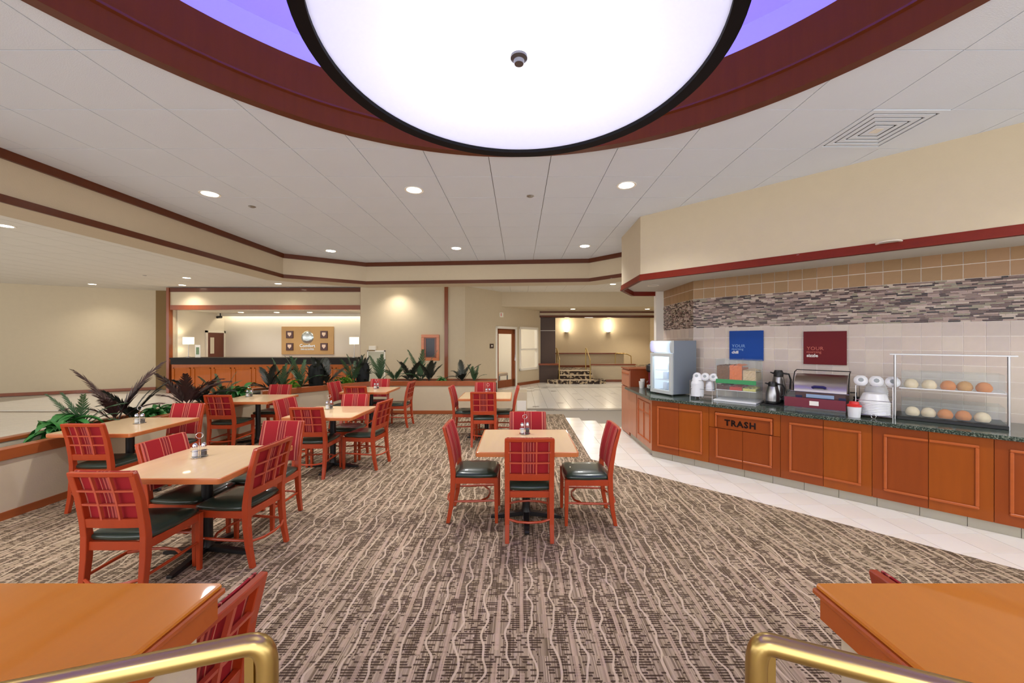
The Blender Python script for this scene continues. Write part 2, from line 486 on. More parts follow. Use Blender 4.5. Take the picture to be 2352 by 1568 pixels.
# ------------------------------------------------------------------ STRUCTURE: ceiling with the round cove
RX, RY, RR = -0.07, 1.0, 2.66
def ring_strip(mb, r0, z0, r1, z1, n=96, mi=0, flip=False):
    prof = [(r0, z0), (r1, z1)]
    mb.lathe(prof, RX, RY, 0, n, mi)
    return mb
cm = MB()
Hs = 3.3
def sq_pt(a):
    c, s_ = math.cos(a), math.sin(a); k = Hs / max(abs(c), abs(s_)); return (RX + k * c, RY + k * s_)
NN = 96
for i in range(NN):
    a, b = 2 * PI * i / NN, 2 * PI * (i + 1) / NN
    poly = [(RX + (RR + .02) * math.cos(a), RY + (RR + .02) * math.sin(a)), sq_pt(a), sq_pt(b), (RX + (RR + .02) * math.cos(b), RY + (RR + .02) * math.sin(b))]
    cm.prism(poly, CZ + 0.012, CZ + 0.05)
x0, x1, y0, y1 = RX - Hs, RX + Hs, RY - Hs, RY + Hs
for bb in [(-22, x0, -3.2, 16.2), (x1, 9, -3.2, 16.2), (x0, x1, y1, 16.2), (x0, x1, -3.2, y0)]:
    cm.box(bb[0], bb[1], bb[2], bb[3], CZ + 0.012, CZ + 0.05)
ceiling = struct(cm.build('ceiling', M['ceil_grid']))
CT = 0.6096; g = 0.0035
ctm = MB().box(g, CT - g, g, CT - g, 0.0, 0.012).mesh('ceiling_tile', M['ceil'])
ctm_far = MB(); ctm_lob = MB(); nct = 0
cand = []
DIFF = (5, -1)
for i in range(-35, 15):
    for j in range(-11, 21):
        x0, y0 = -0.297 + i * CT, 3.60 + j * CT
        cx, cy = x0 + CT / 2, y0 + CT / 2
        if (i, j) == DIFF: continue
        d = math.hypot(cx - RX, cy - RY)
        q = [(x0 + g, y0 + g), (x0 + CT - g, y0 + g), (x0 + CT - g, y0 + CT - g), (x0 + g, y0 + CT - g)]
        if d < RR + 0.6:
            nx, ny = (cx - RX) / d, (cy - RY) / d
            q = clip(q, nx, ny, nx * RX + ny * RY + RR + 0.02)
            if area(q) < 0.004: continue
        inroom = -5.0 < cx < 5.2 and -1.3 < cy < 9.0 and cx + cy < 7.7
        cand.append((0 if inroom and cy > 0 else 1, d, x0, y0, q, len(q) == 4 and area(q) > (CT - 2 * g) ** 2 * 0.999))
cand.sort(key=lambda t: (t[0], t[1]))
for k, (pr, d, x0, y0, q, full) in enumerate(cand):
    if pr == 0 and nct < 280:
        if full:
            o = bpy.data.objects.new('ceiling_tile', ctm); C.objects.link(o); o.location = (x0, y0, CZ)
        else:
            o = MB().prism([(a - x0, b - y0) for a, b in q], 0, 0.012).build('ceiling_tile', M['ceil'], None, (x0, y0, CZ))
        o.parent = ceiling; nct += 1
    else:
        (ctm_far if -5.3 < x0 and y0 < 8.9 else ctm_lob).prism(q, CZ, CZ + 0.012)
f = ctm_far.build('ceiling_tile', M['ceil'], ceiling); f['kind'] = 'stuff'
f = ctm_lob.build('ceiling_tile', M['ceil_back'], ceiling); f['kind'] = 'stuff'

ring = thing('ceiling_ring', 'round mahogany cove ring set in the ceiling, violet light glowing behind it', 'ceiling ring', (0, 0, 0))
mb = MB(); mb.lathe([(RR, CZ - .012), (RR + .08, CZ - .012), (RR + .08, CZ + .001), (RR + .05, CZ + .001), (RR + 0.04, CZ + .17), (RR - .012, CZ + .17), (RR - .02, CZ + .15), (RR, CZ + .14)], RX, RY, 0, 128, closed=True)
mb.build('lower_moulding', M['ringwood'], ring, angle=30)
mb = MB(); mb.lathe([(RR + .0, CZ + .17), (RR + .06, CZ + .17), (RR + .06, CZ + .45), (RR, CZ + .45)], RX, RY, 0, 128, closed=True)
mb.build('fascia_band', M['ringwood'], ring, angle=30)
mb = MB(); mb.lathe([(RR - .012, CZ + .165), (RR + .002, CZ + .165), (RR + .002, CZ + .185), (RR - .012, CZ + .185)], RX, RY, 0, 128, closed=True)
mb.build('bead', M['ringwood'], ring, angle=30)
mb = MB(); mb.lathe([(RR + .06, CZ + .18), (RR + .42, CZ + .18), (RR + .42, CZ + .93), (0.0, CZ + .93)], RX, RY, 0, 96)
M['dome'] = mat('cove_violet_light_tint', (196, 190, 226), 0.8)  # violet of the cove light put into the white dome's own colour
mb.build('cove', M['dome'], ring, angle=30)
M['led'] = emit('violet_led', (110, 96, 255), 20.0)
mb = MB()
pth = [(RX + (RR + .2) * math.cos(2 * PI * k / 64), RY + (RR + .2) * math.sin(2 * PI * k / 64), CZ + .27) for k in range(65)]
mb.tube(pth, 0.022, 6); mb.build('light_strip', M['led'], ring)

# drum pendant hanging at the middle of the ring
LX, LY, LZ, LR = 0.0, 1.005, 2.435, 0.525
M['rimblack'] = mat('drum_rim_black', (12, 11, 16), 0.6, spec=0.2)
lamp = thing('drum_pendant', 'large white drum pendant lamp with black rim hanging below the ceiling ring', 'pendant lamp', (LX, LY, 0))
mb = MB(); mb.lathe([(LR - .03, LZ), (LR + .006, LZ), (LR + .006, LZ + .025), (LR - .012, LZ + .03), (LR - .03, LZ + .02)], 0, 0, 0, 96, closed=True)
mb.build('rim', M['rimblack'], lamp)
mb = MB(); mb.lathe([(LR, LZ + .02), (LR, LZ + .36), (LR - .006, LZ + .36), (LR - .006, LZ + .02)], 0, 0, 0, 96, closed=True)
M['shade'] = mat('shade_white_lining', (236, 236, 238), 0.8)
mb.build('shade', M['shade'], lamp)
mb = MB(); mb.lathe([(LR - .03, LZ + .36), (LR + .006, LZ + .36), (LR + .006, LZ + .385), (LR - .03, LZ + .385)], 0, 0, 0, 96, closed=True)
mb.build('rim', M['rimblack'], lamp)
dm, N, L, B = new_mat('lit_diffuser'); N.remove(B)
tr = N.new('ShaderNodeBsdfTranslucent'); tr.inputs[0].default_value = (0.93, 0.94, 0.97, 1)
em = N.new('ShaderNodeEmission'); em.inputs[0].default_value = (0.9, 0.93, 1, 1); em.inputs[1].default_value = 0.12
ad = N.new('ShaderNodeAddShader'); L.new(tr.outputs[0], ad.inputs[0]); L.new(em.outputs[0], ad.inputs[1])
L.new(ad.outputs[0], [n for n in N if n.type == 'OUTPUT_MATERIAL'][0].inputs[0])
mb = MB(); mb.lathe([(0.012, LZ + .012), (LR - .02, LZ + .012)], 0, 0, 0, 96)
mb.build('diffuser', dm, lamp)
mb = MB(); mb.lathe([(0, LZ - .012), (.012, LZ - .012), (.014, LZ - .003), (.022, LZ + .002), (.022, LZ + .008), (.0, LZ + .01)], 0, 0, 0, 24)
mb.build('finial', mat('finial_grey_metal', (120, 120, 126), 0.3, 0.9), lamp)
mb = MB().tube([(0, 0, LZ + .03), (0, 0, CZ + .92)], 0.009, 8)
for k in range(3):
    a = 2 * PI * k / 3
    mb.tube([(0, 0, LZ + .37), (LR * math.cos(a), LR * math.sin(a), LZ + .37)], 0.006, 6)
mb.build('rod', M['blackgloss'], lamp)
for k in range(3):
    a = 2 * PI * k / 3 + 0.5
    point_light('bulb_light', 'POINT', (0.15 * math.cos(a), 0.15 * math.sin(a), LZ + .22), 1.0, (0.97, 0.97, 1.0), 0.07, parent=lamp)

# ------------------------------------------------------------------ bulkhead (dropped beam round the dining room)
BP = [(-4.84, -3.1), (-4.84, 7.9), (-3.5, 8.82), (1.53, 8.40), (2.10, 7.78), (2.72, 7.2)]
bh = struct(path_wall(MB(), BP, 0, 0.5, 3.0, CZ).build('beam_bulkhead', M['wall']))
tr1 = path_wall(MB(), BP, -0.03, 0.005, 3.41, CZ - .001); tr1.build('crown_trim', M['trim'], bh)
tr2 = path_wall(MB(), BP, -0.02, 0.005, 3.0, 3.075); tr2.build('lower_trim', M['trim'], bh)
# ------------------------------------------------------------------ buffet soffit
Q2 = math.sqrt(2)
B0 = Vector((1.948, 5.652)); E = Vector((1, -1)) / Q2; NRM = Vector((1, 1)) / Q2
def cpt(s, d, z=0.0):
    p = B0 + E * s + NRM * d
    return (p.x, p.y, z)
sof = [(1.752, 5.558), (1.777, 6.67), (2.18, 7.42), (2.9, 7.42), (9.0, 1.3), (9.0, -1.69)]
soffit = struct(MB().prism(sof, 2.66, CZ).build('wall_soffit', M['wall']))
struct(MB().prism([(1.79, 5.58), (1.81, 6.65), (2.2, 7.38), (2.9, 7.38), (8.98, 1.3), (8.98, -1.6)], 2.653, 2.662).build('ceiling_soffit', M['soffit']))
SP = [(9.0, -1.69), (1.752, 5.558), (1.777, 6.67), (2.18, 7.42), (2.66, 7.42)]
SPr = SP[::-1]
path_wall(MB(), SPr, -0.012, 0.03, 2.575, 2.665).build('soffit_trim', M['redtrim'], soffit)
path_wall(MB(), SPr, -0.022, 0.0, 2.575, 2.60).build('soffit_trim', M['redtrim'], soffit)
# tiled wall behind the buffet: plane x+y = 8.85 plus a return wall at x=2.77
WD = (8.85 - 7.6) / Q2   # depth of wall plane from cabinet face
wr = MB()
cA = (2.76, 6.09)
wr.prism([cA, (2.76, 7.35), (2.63, 7.35), (2.63, 7.5), (3.2, 7.5), (9.2, 1.3), (9.2, -0.35)], 0, 2.66)
wall_r = struct(wr.build('wall_right', M['wallgrout']))
struct(MB().box(2.615, 2.775, 7.345, 7.42, 0, 2.66).build('trim_1', M['white']))
TW = 0.1555; gp = 0.0032
wtm = {k: MB().box(gp, TW - gp, -0.005, 0.0, gp, TW - gp).mesh('wall_tile', M[k]) for k in ('wt0', 'wt1', 'wt2', 'wb0', 'wb1', 'wb2')}
sA = ((cA[0] - B0.x) - (cA[1] - B0.y)) / Q2
rows = [(1.91 - (k + 1) * TW, 't') for k in range(7)] + [(2.365, 'b'), (2.365 + TW, 'b')]
def wtile(x, y, z, rz, kind, h=TW):
    key = ('wt', 'wb')[kind == 'b'] + str(random.randrange(3))
    if h < TW - 1e-6:
        o = MB().box(gp, TW - gp, -0.008, 0.0, gp, h - gp).build('wall_tile', M[key])
    else:
        o = bpy.data.objects.new('wall_tile', wtm[key]); C.objects.link(o)
    o.location = (x, y, z); o.rotation_euler = (0, 0, rz); o.parent = wall_r
for c in range(24):
    for (z, kd) in rows:
        h = min(TW, 2.66 - z)
        if h < 0.02: continue
        p = Vector(cA) + E * (c * TW)
        wtile(p.x, p.y, z, -PI / 4, kd, h)
for c in range(8):
    for (z, kd) in rows:
        if z < 0.85 or c > 7: continue
        h = min(TW, 2.66 - z)
        if h < 0.02: continue
        wtile(2.76, 6.09 + (c + 1) * TW, z, -PI / 2, kd, h)
# mosaic band 1.91 .. 2.365 (small glass strips)
mo = MB(); mk = [M['mo%d' % i] for i in range(7)]
rh = 0.455 / 26
wts = [5, 5, 4, 4, 4, 4, 2]
for wall_i in (0, 1):
    Ltot = 24 * TW if wall_i == 0 else 8 * TW
    T = Matrix.Translation((cA[0], cA[1], 0)) @ Matrix.Rotation(-PI / 4, 4, 'Z') if wall_i == 0 else Matrix.Translation((2.76, 6.09 + 8 * TW, 0)) @ Matrix.Rotation(-PI / 2, 4, 'Z')
    for r in range(26):
        x = -random.random() * 0.1
        while x < Ltot:
            l = random.choice([0.045, 0.07, 0.095, 0.12]) * random.uniform(0.9, 1.1)
            if wall_i: l *= 0.6
            a, b = max(0, x), min(Ltot, x + l)
            if b - a > 0.01:
                hh = random.uniform(0.004, 0.012)
                mi = random.choices(range(7), wts)[0]
                z = 1.91 + r * rh
                T_ = T
                mo.box(a + .001, b - .001, -hh, 0.0, z + .001, z + rh - .001, mi, T_)
            x += l
o = mo.build('mosaic_tile', mk, wall_r); o['kind'] = 'stuff'

# ------------------------------------------------------------------ lobby walls
# left lobby wall
wl = MB()
def wseg(mb, a, b, z0, z1, th=0.15, mi=0):
    a, b = Vector(a), Vector(b); t = (b - a).normalized(); n = Vector((-t.y, t.x)) * th
    return mb.prism([tuple(a), tuple(b), tuple(b + n), tuple(a + n)], z0, z1, mi)
LWa, LWb = (-20.0, 9.67), (-12.82, 13.6)
struct(wseg(MB(), LWa, LWb, 0, CZ).build('wall_left', M['wall']))
struct(wseg(MB(), (LWa[0] + .02, LWa[1] - .03), (LWb[0] + .02, LWb[1] - .03), 0.0, 0.10, 0.03).build('baseboard_left', M['trim_v']))
struct(wseg(MB(), (-12.82, 13.6), (-12.30, 13.75), 0, CZ).build('wall_olive', M['olive']))
struct(wseg(MB(), (-12.30, 13.75), (-11.6, 12.80), 0, CZ).build('wall_return', M['wall']))
# reception front frame (plane y=12.75)
RYp = 12.75
XL, XR = -11.63, -5.14
rf = MB()
rf.box(XL, XR, RYp, RYp + .2, 2.90, 3.34)
wfr = struct(rf.build('wall_reception', M['wall']))
MB().box(XL, XR, RYp - .03, RYp + .22, 3.34, 3.475).build('header_beam', M['trim'], wfr)
MB().box(XL, XR, RYp - .03, RYp + .22, 2.75, 2.90).build('header_beam', M['trim_v'], wfr)
MB().box(XL - .0, XL + .09, RYp - .05, RYp + .22, 0, 3.475).build('post', M['trim_v'], wfr)
MB().box(XR - .09, XR, RYp - .05, RYp + .22, 0, 3.475).build('post', M['trim_v'], wfr)
# reception room
struct(MB().box(XL - .1, XL + .16, RYp + .2, 15.0, 0, 2.8).build('wall_reception_left', M['wall_inner']))
struct(MB().box(XL, XR + .6, 15.0, 15.15, 0, 2.8).build('wall_back', M['wall_inner']))
struct(MB().box(XR - .02, XR + .1, RYp + .2, 15.0, 0, 2.8).build('wall_reception_right', M['wall_inner']))
struct(MB().box(XL, XR, RYp + .1, 14.7, 2.76, 2.8).build('ceiling_reception', M['ceil_back']))
# desk
dk = thing('reception_desk', 'long orange wood reception desk with black stone top behind the planter', 'desk', ((XL + XR) / 2, RYp, 0))
hw = (XR - XL) / 2 - .17
MB().box(-hw, hw, -.12, .55, 1.12, 1.167).build('desktop', M['deskblack'], dk)
MB().box(-hw, hw, -.08, -.02, .945, 1.12).build('fascia', M['deskblack'], dk)
MB().box(-hw, hw, -.04, .5, 0, .945).build('body', M['desk'], dk)
npn = 9
for k in range(npn):
    a = -hw + .06 + k * (2 * hw - .12) / npn; b = a + (2 * hw - .12) / npn - .1
    f_ = MB()
    for bx in [(a, b, .80, .84), (a, b, .12, .16), (a, a + .04, .12, .84), (b - .04, b, .12, .84)]:
        f_.box(bx[0], bx[1], -.058, -.04, bx[2], bx[3])
    f_.build('panel_moulding', M['trim_v'] if False else M['desk'], dk, bevel=.004)
# wall behind planter
struct(MB().box(XR, -1.75, 12.5, 12.7, 0, CZ).build('wall_middle', M['wall']))
struct(MB().box(-2.41, -2.30, 12.46, 12.5, 0, CZ).build('trim_2', M['trim_v']))
# angled wall with door and window
P0 = Vector((-1.75, 12.5)); AD = Vector((0.5985, 0.8011)); AN = Vector((0.8011, -0.5985))
AA = math.atan2(AD.y, AD.x)
def aw(mb, t0, t1, n0, n1, z0, z1, mi=0):
    T = Matrix.Translation((P0.x, P0.y, 0)) @ Matrix.Rotation(AA, 4, 'Z')
    return mb.box(t0, t1, n0, n1, z0, z1, mi, T)
am = MB()
aw(am, 0, 1.56, 0, .15, 0, CZ); aw(am, 1.56, 2.75, 0, .15, 2.24, CZ); aw(am, 2.75, 2.95, 0, .15, 0, CZ)
aw(am, 2.95, 4.2, 0, .15, 0, .60); aw(am, 2.95, 4.2, 0, .15, 2.24, CZ); aw(am, 4.2, 4.42, 0, .15, 0, CZ)
struct(am.build('wall_angled', M['wall']))
struct(aw(MB(), 2.80, 4.40, -.025, 0, 0, .11).build('baseboard_angled', M['trim_v']))
Tdoor = Matrix.Translation((P0.x, P0.y, 0)) @ Matrix.Rotation(AA, 4, 'Z')
door = MB(); 
for bx in [(1.62, 2.70, 2.13, 2.165), (1.62, 1.72, 0.01, 2.165), (2.52, 2.70, 0.01, 2.165), (1.62, 2.70, 1.98, 2.165), (1.62, 2.70, 0.01, .28)]:
    door.box(bx[0], bx[1], .02, .065, bx[2], bx[3], 0, Tdoor)
d1 = struct(door.build('door_1', M['trim_v']))
fr = MB()
for bx in [(1.53, 1.62, 0, 2.24), (2.70, 2.79, 0, 2.24), (1.53, 2.79, 2.165, 2.25)]:
    fr.box(bx[0], bx[1], -.02, .10, bx[2], bx[3], 0, Tdoor)
fr.build('door_frame', M['white'], d1)
MB().box(1.70, 2.54, .035, .045, .26, 2.0, 0, Tdoor).build('door_glass', M['glass'], d1)
mb = MB(); mb.tube([(2.60, .0, 0.98), (2.60, -.06, .98), (2.60, -.06, 1.22), (2.60, 0, 1.22)], .014, 8, 0, Tdoor); mb.build('door_handle', M['chrome'], d1)
w1 = MB()
for bx in [(2.93, 3.03, .57, 2.27), (4.13, 4.22, .57, 2.27), (2.93, 4.22, 2.18, 2.27), (2.93, 4.22, .57, .66), (3.0, 4.16, 1.36, 1.42)]:
    w1.box(bx[0], bx[1], -.03, .10, bx[2], bx[3], 0, Tdoor)
w1 = struct(w1.build('window_1', M['white']))
MB().box(3.0, 4.16, .05, .056, .62, 1.36, 0, Tdoor).build('pane', M['glass'], w1)
MB().box(3.0, 4.16, .05, .056, 1.42, 2.2, 0, Tdoor).build('pane', M['glass'], w1)
# office behind the glass: back wall, floor light, arch-backed chair
ob = MB(); ob.box(-.1, 4.4, 2.2, 2.3, 0, 2.6, 0, Tdoor); ob.box(-.1, 0.0, .2, 2.2, 0, 2.6, 0, Tdoor); ob.box(4.30, 4.42, .15, 2.2, 0, 2.6, 0, Tdoor)
struct(ob.build('wall_office', M['wall_inner']))
struct(MB().box(-.1, 4.42, .15, 2.3, 2.6, 2.65, 0, Tdoor).build('ceiling_office', M['ceil_back']))
pl = Tdoor @ Vector((2.2, 1.2, 2.5)); point_light('office_light', 'POINT', pl, 60, WARM, .15)
pl = Tdoor @ Vector((2.5, .95, 0))
oc = thing('office_chair', 'tan high-backed armchair seen through the glass door', 'chair', tuple(pl), AA + PI)
prof = [(-.26, .5), (-.27, .9), (-.2, 1.15), (0, 1.27), (.2, 1.15), (.27, .9), (.26, .5)]
mb = MB(); mb.add([(a, -.05, b) for a, b in prof] + [(a, .05, b) for a, b in prof], [tuple(range(7)), tuple(range(13, 6, -1))] + [(i, i + 7, (i + 1) % 7 + 7, (i + 1) % 7) for i in range(7)])
M['tan'] = mat('tan_fabric', (170, 140, 98), 0.8)
mb.build('backrest', M['tan'], oc, bevel=.015)
MB().box(-.27, .27, .05, .55, .38, .5).build('seat', M['tan'], oc, bevel=.03)
for sx in (-1, 1):
    for yy in (0, .5): MB().box(sx * .24 - .02, sx * .24 + .02, yy, yy + .04, 0, .4).build('leg', M['black'], oc)
# header, beam, alcove
struct(MB().box(-.66, 5.5, 14.0, 16.0, 2.965, CZ).build('wall_header', M['wall']))
hb = struct(MB().box(.86, 6.2, 15.98, 16.3, 2.70, 3.06).build('beam_alcove', M['wall']))
MB().box(.86, 6.2, 15.95, 16.32, 2.885, 2.945).build('beam_trim', M['trim'], hb)
MB().box(.86, 6.2, 15.95, 16.32, 2.70, 2.78).build('beam_trim', M['trim'], hb)
struct(MB().box(.2, 8.0, 16.2, 21.0, 2.95, 3.0).build('ceiling_alcove', M['ceil_back']))
struct(MB().box(.6, 8.2, 20.0, 20.2, 0, 3.0).build('wall_alcove', M['wall']))
struct(MB().box(.74, .88, 16.1, 20.0, 0, 3.0).build('wall_alcove_left', M['wall']))
struct(MB().box(6.8, 7.0, 8.5, 20.0, 0, CZ).build('wall_far_right', M['wall']))
pil = MB(); pil.box(.88, 1.52, 16.1, 16.4, .78, 2.145); pil.box(.88, 1.52, 16.1, 16.4, 2.165, 2.7); 
column = struct(pil.build('column_brown', M['brown']))
MB().box(.885, 1.515, 16.11, 16.39, 2.145, 2.165).build('joint_strip', M['white'], column)
MB().box(.84, 1.62, 15.95, 16.5, .0, .72).build('plinth', M['brown'], column)
MB().box(.80, 1.66, 15.9, 16.55, .72, .79).build('plinth_cap', M['trim_v'], column)
# stairs
def stair_mat():
    m, N, L, B = new_mat('stair_carpet')
    tc = N.new('ShaderNodeTexCoord'); v = N.new('ShaderNodeTexNoise'); v.inputs['Scale'].default_value = 9
    L.new(tc.outputs['Object'], v.inputs[0])
    cr = N.new('ShaderNodeValToRGB'); cr.color_ramp.elements[0].color = lin((54, 40, 34)); cr.color_ramp.elements[1].color = lin((190, 170, 140))
    cr.color_ramp.elements[0].position = .5; cr.color_ramp.elements[1].position = .56
    L.new(v.outputs['Fac'], cr.inputs[0]); L.new(cr.outputs[0], B.inputs['Base Color']); B.inputs['Roughness'].default_value = .9
    return m
M['stair'] = stair_mat()
st = thing('staircase', 'low carpeted stairs with brown pattern rising to the alcove', 'stairs', (2.34, 15.4, 0))
M['tread'] = mat('tread_cream', (206, 186, 160), .8)
for k in range(3):
    a = .68
    poly = [(-a, k * .3), (a, k * .3), (a, 1.0), (-a, 1.0)] if k else [(-a - .2, .0), (a + .2, .0), (a + .5, .2), (a + .5, .86), (a, .86), (a, 1.0), (-a, 1.0), (-a, .5), (-a - .5, .5), (-a - .5, .2)]
    MB().prism(poly, k * .165, k * .165 + .14).build('step', M['stair'], st)
    MB().box(-a, a, k * .3 - .015, k * .3 + .3, k * .165 + .14, k * .165 + .165).build('tread', M['tread'], st)
struct(MB().box(.88, 6.8, 16.4, 20.0, 0, .495).build('floor_platform', M['wall']))
struct(MB().box(.88, 6.8, 16.4, 20.0, .495, .50).build('floor_platform_carpet', M['stair']))
def halfwall(name, lab, x0, x1, y, z0, z1):
    t = thing(name, lab, 'half wall', ((x0 + x1) / 2, y, 0)); h = (x1 - x0) / 2
    MB().box(-h, h, 0, .14, z0, z1 - .06).build('panel', M['wall'], t)
    MB().box(-h - .03, h + .03, -.03, .17, z1 - .06, z1).build('cap', M['trim_v'], t)
    MB().box(-h, h, -.02, 0, z0, z0 + .09).build('base_trim', M['trim_v'], t)
    return t
halfwall('half_wall', 'cream half wall with wood cap right of the stairs', 3.06, 4.9, 16.3, 0, .75)
halfwall('half_wall', 'higher cream half wall with wood cap at the back of the platform', 1.7, 4.9, 18.0, .5, 1.17)
def rail(name, lab, pts_list, loc):
    t = thing(name, lab, 'handrail', loc)
    for nm, pts, r in pts_list: MB().tube(pts, r, 8).build(nm, M['brass'], t)
    return t
rail('handrail', 'brass handrail on the left of the far stairs', [('rail', [(0, 0, .95), (0, .9, 1.4), (0, 1.6, 1.4)], .022), ('post', [(0, .03, .17), (0, .03, .98)], .022), ('post', [(0, 1.05, .5), (0, 1.05, 1.4)], .022)], (1.62, 15.45, 0))
rail('handrail', 'brass handrail on the right of the far stairs', [('rail', [(0, 0, .95), (0, .9, 1.4), (0, 1.1, 1.4)], .022), ('post', [(0, .03, .17), (0, .03, .98)], .022), ('post', [(0, 1.05, .5), (0, 1.05, 1.4)], .022)], (2.86, 15.45, 0))
rail('handrail', 'short brass guard rail behind the buffet end', [('rail', [(0, 0, .85), (0, 0, 1.14), (.06, 0, 1.18), (.52, 0, 1.14), (.70, 0, 1.05), (.72, 0, .5)], .02), ('post', [(0, .0, .5), (0, .0, .9)], .02)], (4.3, 17.2, 0))
M['sconce'] = emit('sconce_glow', (255, 240, 210), 7.0)
for k, sx in enumerate((2.45, 4.62)):
    t = thing('wall_sconce', ('lit cylinder wall sconce left of the pair above the stairs', 'lit cylinder wall sconce right of the pair above the stairs')[k], 'wall lamp', (sx, 19.9, 2.2), 0, 'sconces on the alcove wall')
    mb = MB(); mb.lathe([(0, 0), (.09, 0), (.09, .62), (0, .62)], 0, 0, 0, 20); mb.build('shade', M['sconce'], t)
    mb = MB(); mb.lathe([(0, -.05), (.10, -.05), (.10, .0), (0, .0)], 0, 0, 0, 20); mb.build('bracket', M['steel'], t)
    MB().box(-.06, .06, .06, .1, -.05, .66).build('backplate', M['steel'], t)
    point_light('sconce_light', 'POINT', (0, -.25, .3), P_SCONCE, (1, .88, .68), .12, parent=t)

# ------------------------------------------------------------------ planter
PP = [(-4.9, -1.5), (-4.9, 7.35), (-3.5, 9.05), (-0.55, 9.05)]
PW = 0.45
def planter_seg(pts, zt, label, full=False):
    t = thing('planter', label, 'planter', (pts[0][0], pts[0][1], 0))
    loc = Vector(pts[0]); q = [(p[0] - loc.x, p[1] - loc.y) for p in pts]
    path_wall(MB(), q, 0, .08, .06, zt - .11).build('front_wall', M['wall'], t)
    path_wall(MB(), q, PW + .08, PW + .16, .0, zt - .04).build('back_wall', M['wall'], t)
    path_wall(MB(), q, -.02, .09, zt - .11, zt).build('rim', M['rim'], t, bevel=.006)
    path_wall(MB(), q, PW + .07, PW + .18, zt - .04, zt).build('rim', M['rim'], t, bevel=.006)
    path_wall(MB(), q, -.012, .01, 0, .08).build('baseboard', M['rim'], t)
    path_wall(MB(), q, .08, PW + .09, .0, zt - .09).build('soil', M['soil'], t)
    return t
planter_seg(PP[:2], .68, 'long low planter wall with wood rim along the left side of the carpet')
planter_seg(PP[1:3], .76, 'diagonal stretch of the low planter wall before the reception desk')
planter_seg(PP[2:4], .77, 'low planter wall with wood rim running across behind the tables')
t = thing('low_wall', 'short low cream wall end with a white outlet box beside the planter', 'low wall', (-.17, 9.12, 0))
MB().box(-.36, .36, 0, .5, 0, .50).build('panel', M['wall'], t)
MB().box(.12, .34, -.012, 0, .06, .30).build('outlet_cover', M['white'], t, bevel=.003)

# ------------------------------------------------------------------ front counters (pony walls) and brass rails
def pony(sx, label):
    t = thing('serving_ledge', label, 'ledge', (sx * .80, .55, 0))
    s = sx
    def bx(mb, a, b, y0, y1, z0, z1): return mb.box(min(s * a, s * b), max(s * a, s * b), y0, y1, z0, z1)
    bx(MB(), .02, 1.6, -1.2, .43, 0, .96).build('panel', M['wall'], t)
    bx(MB(), 0, 1.65, -1.2, .49, 1.035, 1.05).build('top', M['captop'], t, bevel=.004)
    bx(MB(), -.006, 1.65, -1.2, .496, 1.018, 1.035).build('edge_moulding', M['mould'], t, bevel=.004)
    bx(MB(), .006, 1.65, -1.2, .484, .955, 1.018).build('fascia', M['capside'], t, bevel=.003)
    return t
pony(-1, 'orange wood topped ledge in the left near corner of the room')
pony(1, 'orange wood topped ledge in the right near corner of the room')
def arc(p0, p1, p2, n=6):
    out = []
    for k in range(n + 1):
        t = k / n; out.append(tuple((1 - t) ** 2 * p0[i] + 2 * t * (1 - t) * p1[i] + t * t * p2[i] for i in range(3)))
    return out
def brass_guard(sx, label, x, y, x2, y2, z):
    t = thing('brass_rail', label, 'handrail', (x, y, 0))
    dx, dy = x2 - x, y2 - y
    path = [(0, 0, 0), (0, 0, z - .05)] + arc((0, 0, z - .05), (0, 0, z), (dx * .12, dy * .12, z))[1:] + [(dx, dy, z), (dx * 2.2, dy * 2.2, z)]
    MB().tube(path, .0195, 16).build('rail', M['brass'], t)
    mb = MB().tube([(dx * .10, dy * .1 + .004, 0), (dx * .10, dy * .1 + .004, z - .02)], .0125, 4, sq=True); mb.build('post', M['brass'], t)
    mb = MB(); mb.lathe([(0, 0), (.045, 0), (.045, .008), (.02, .02)], 0, 0, 0, 20); mb.build('flange', M['brass'], t)
brass_guard(-1, 'brass guard rail at the near left, bent down at its end', -.490, .75, -.755, .665, 1.118)
brass_guard(1, 'brass guard rail at the near right, bent down at its end', .462, .75, .665, .665, 1.118)

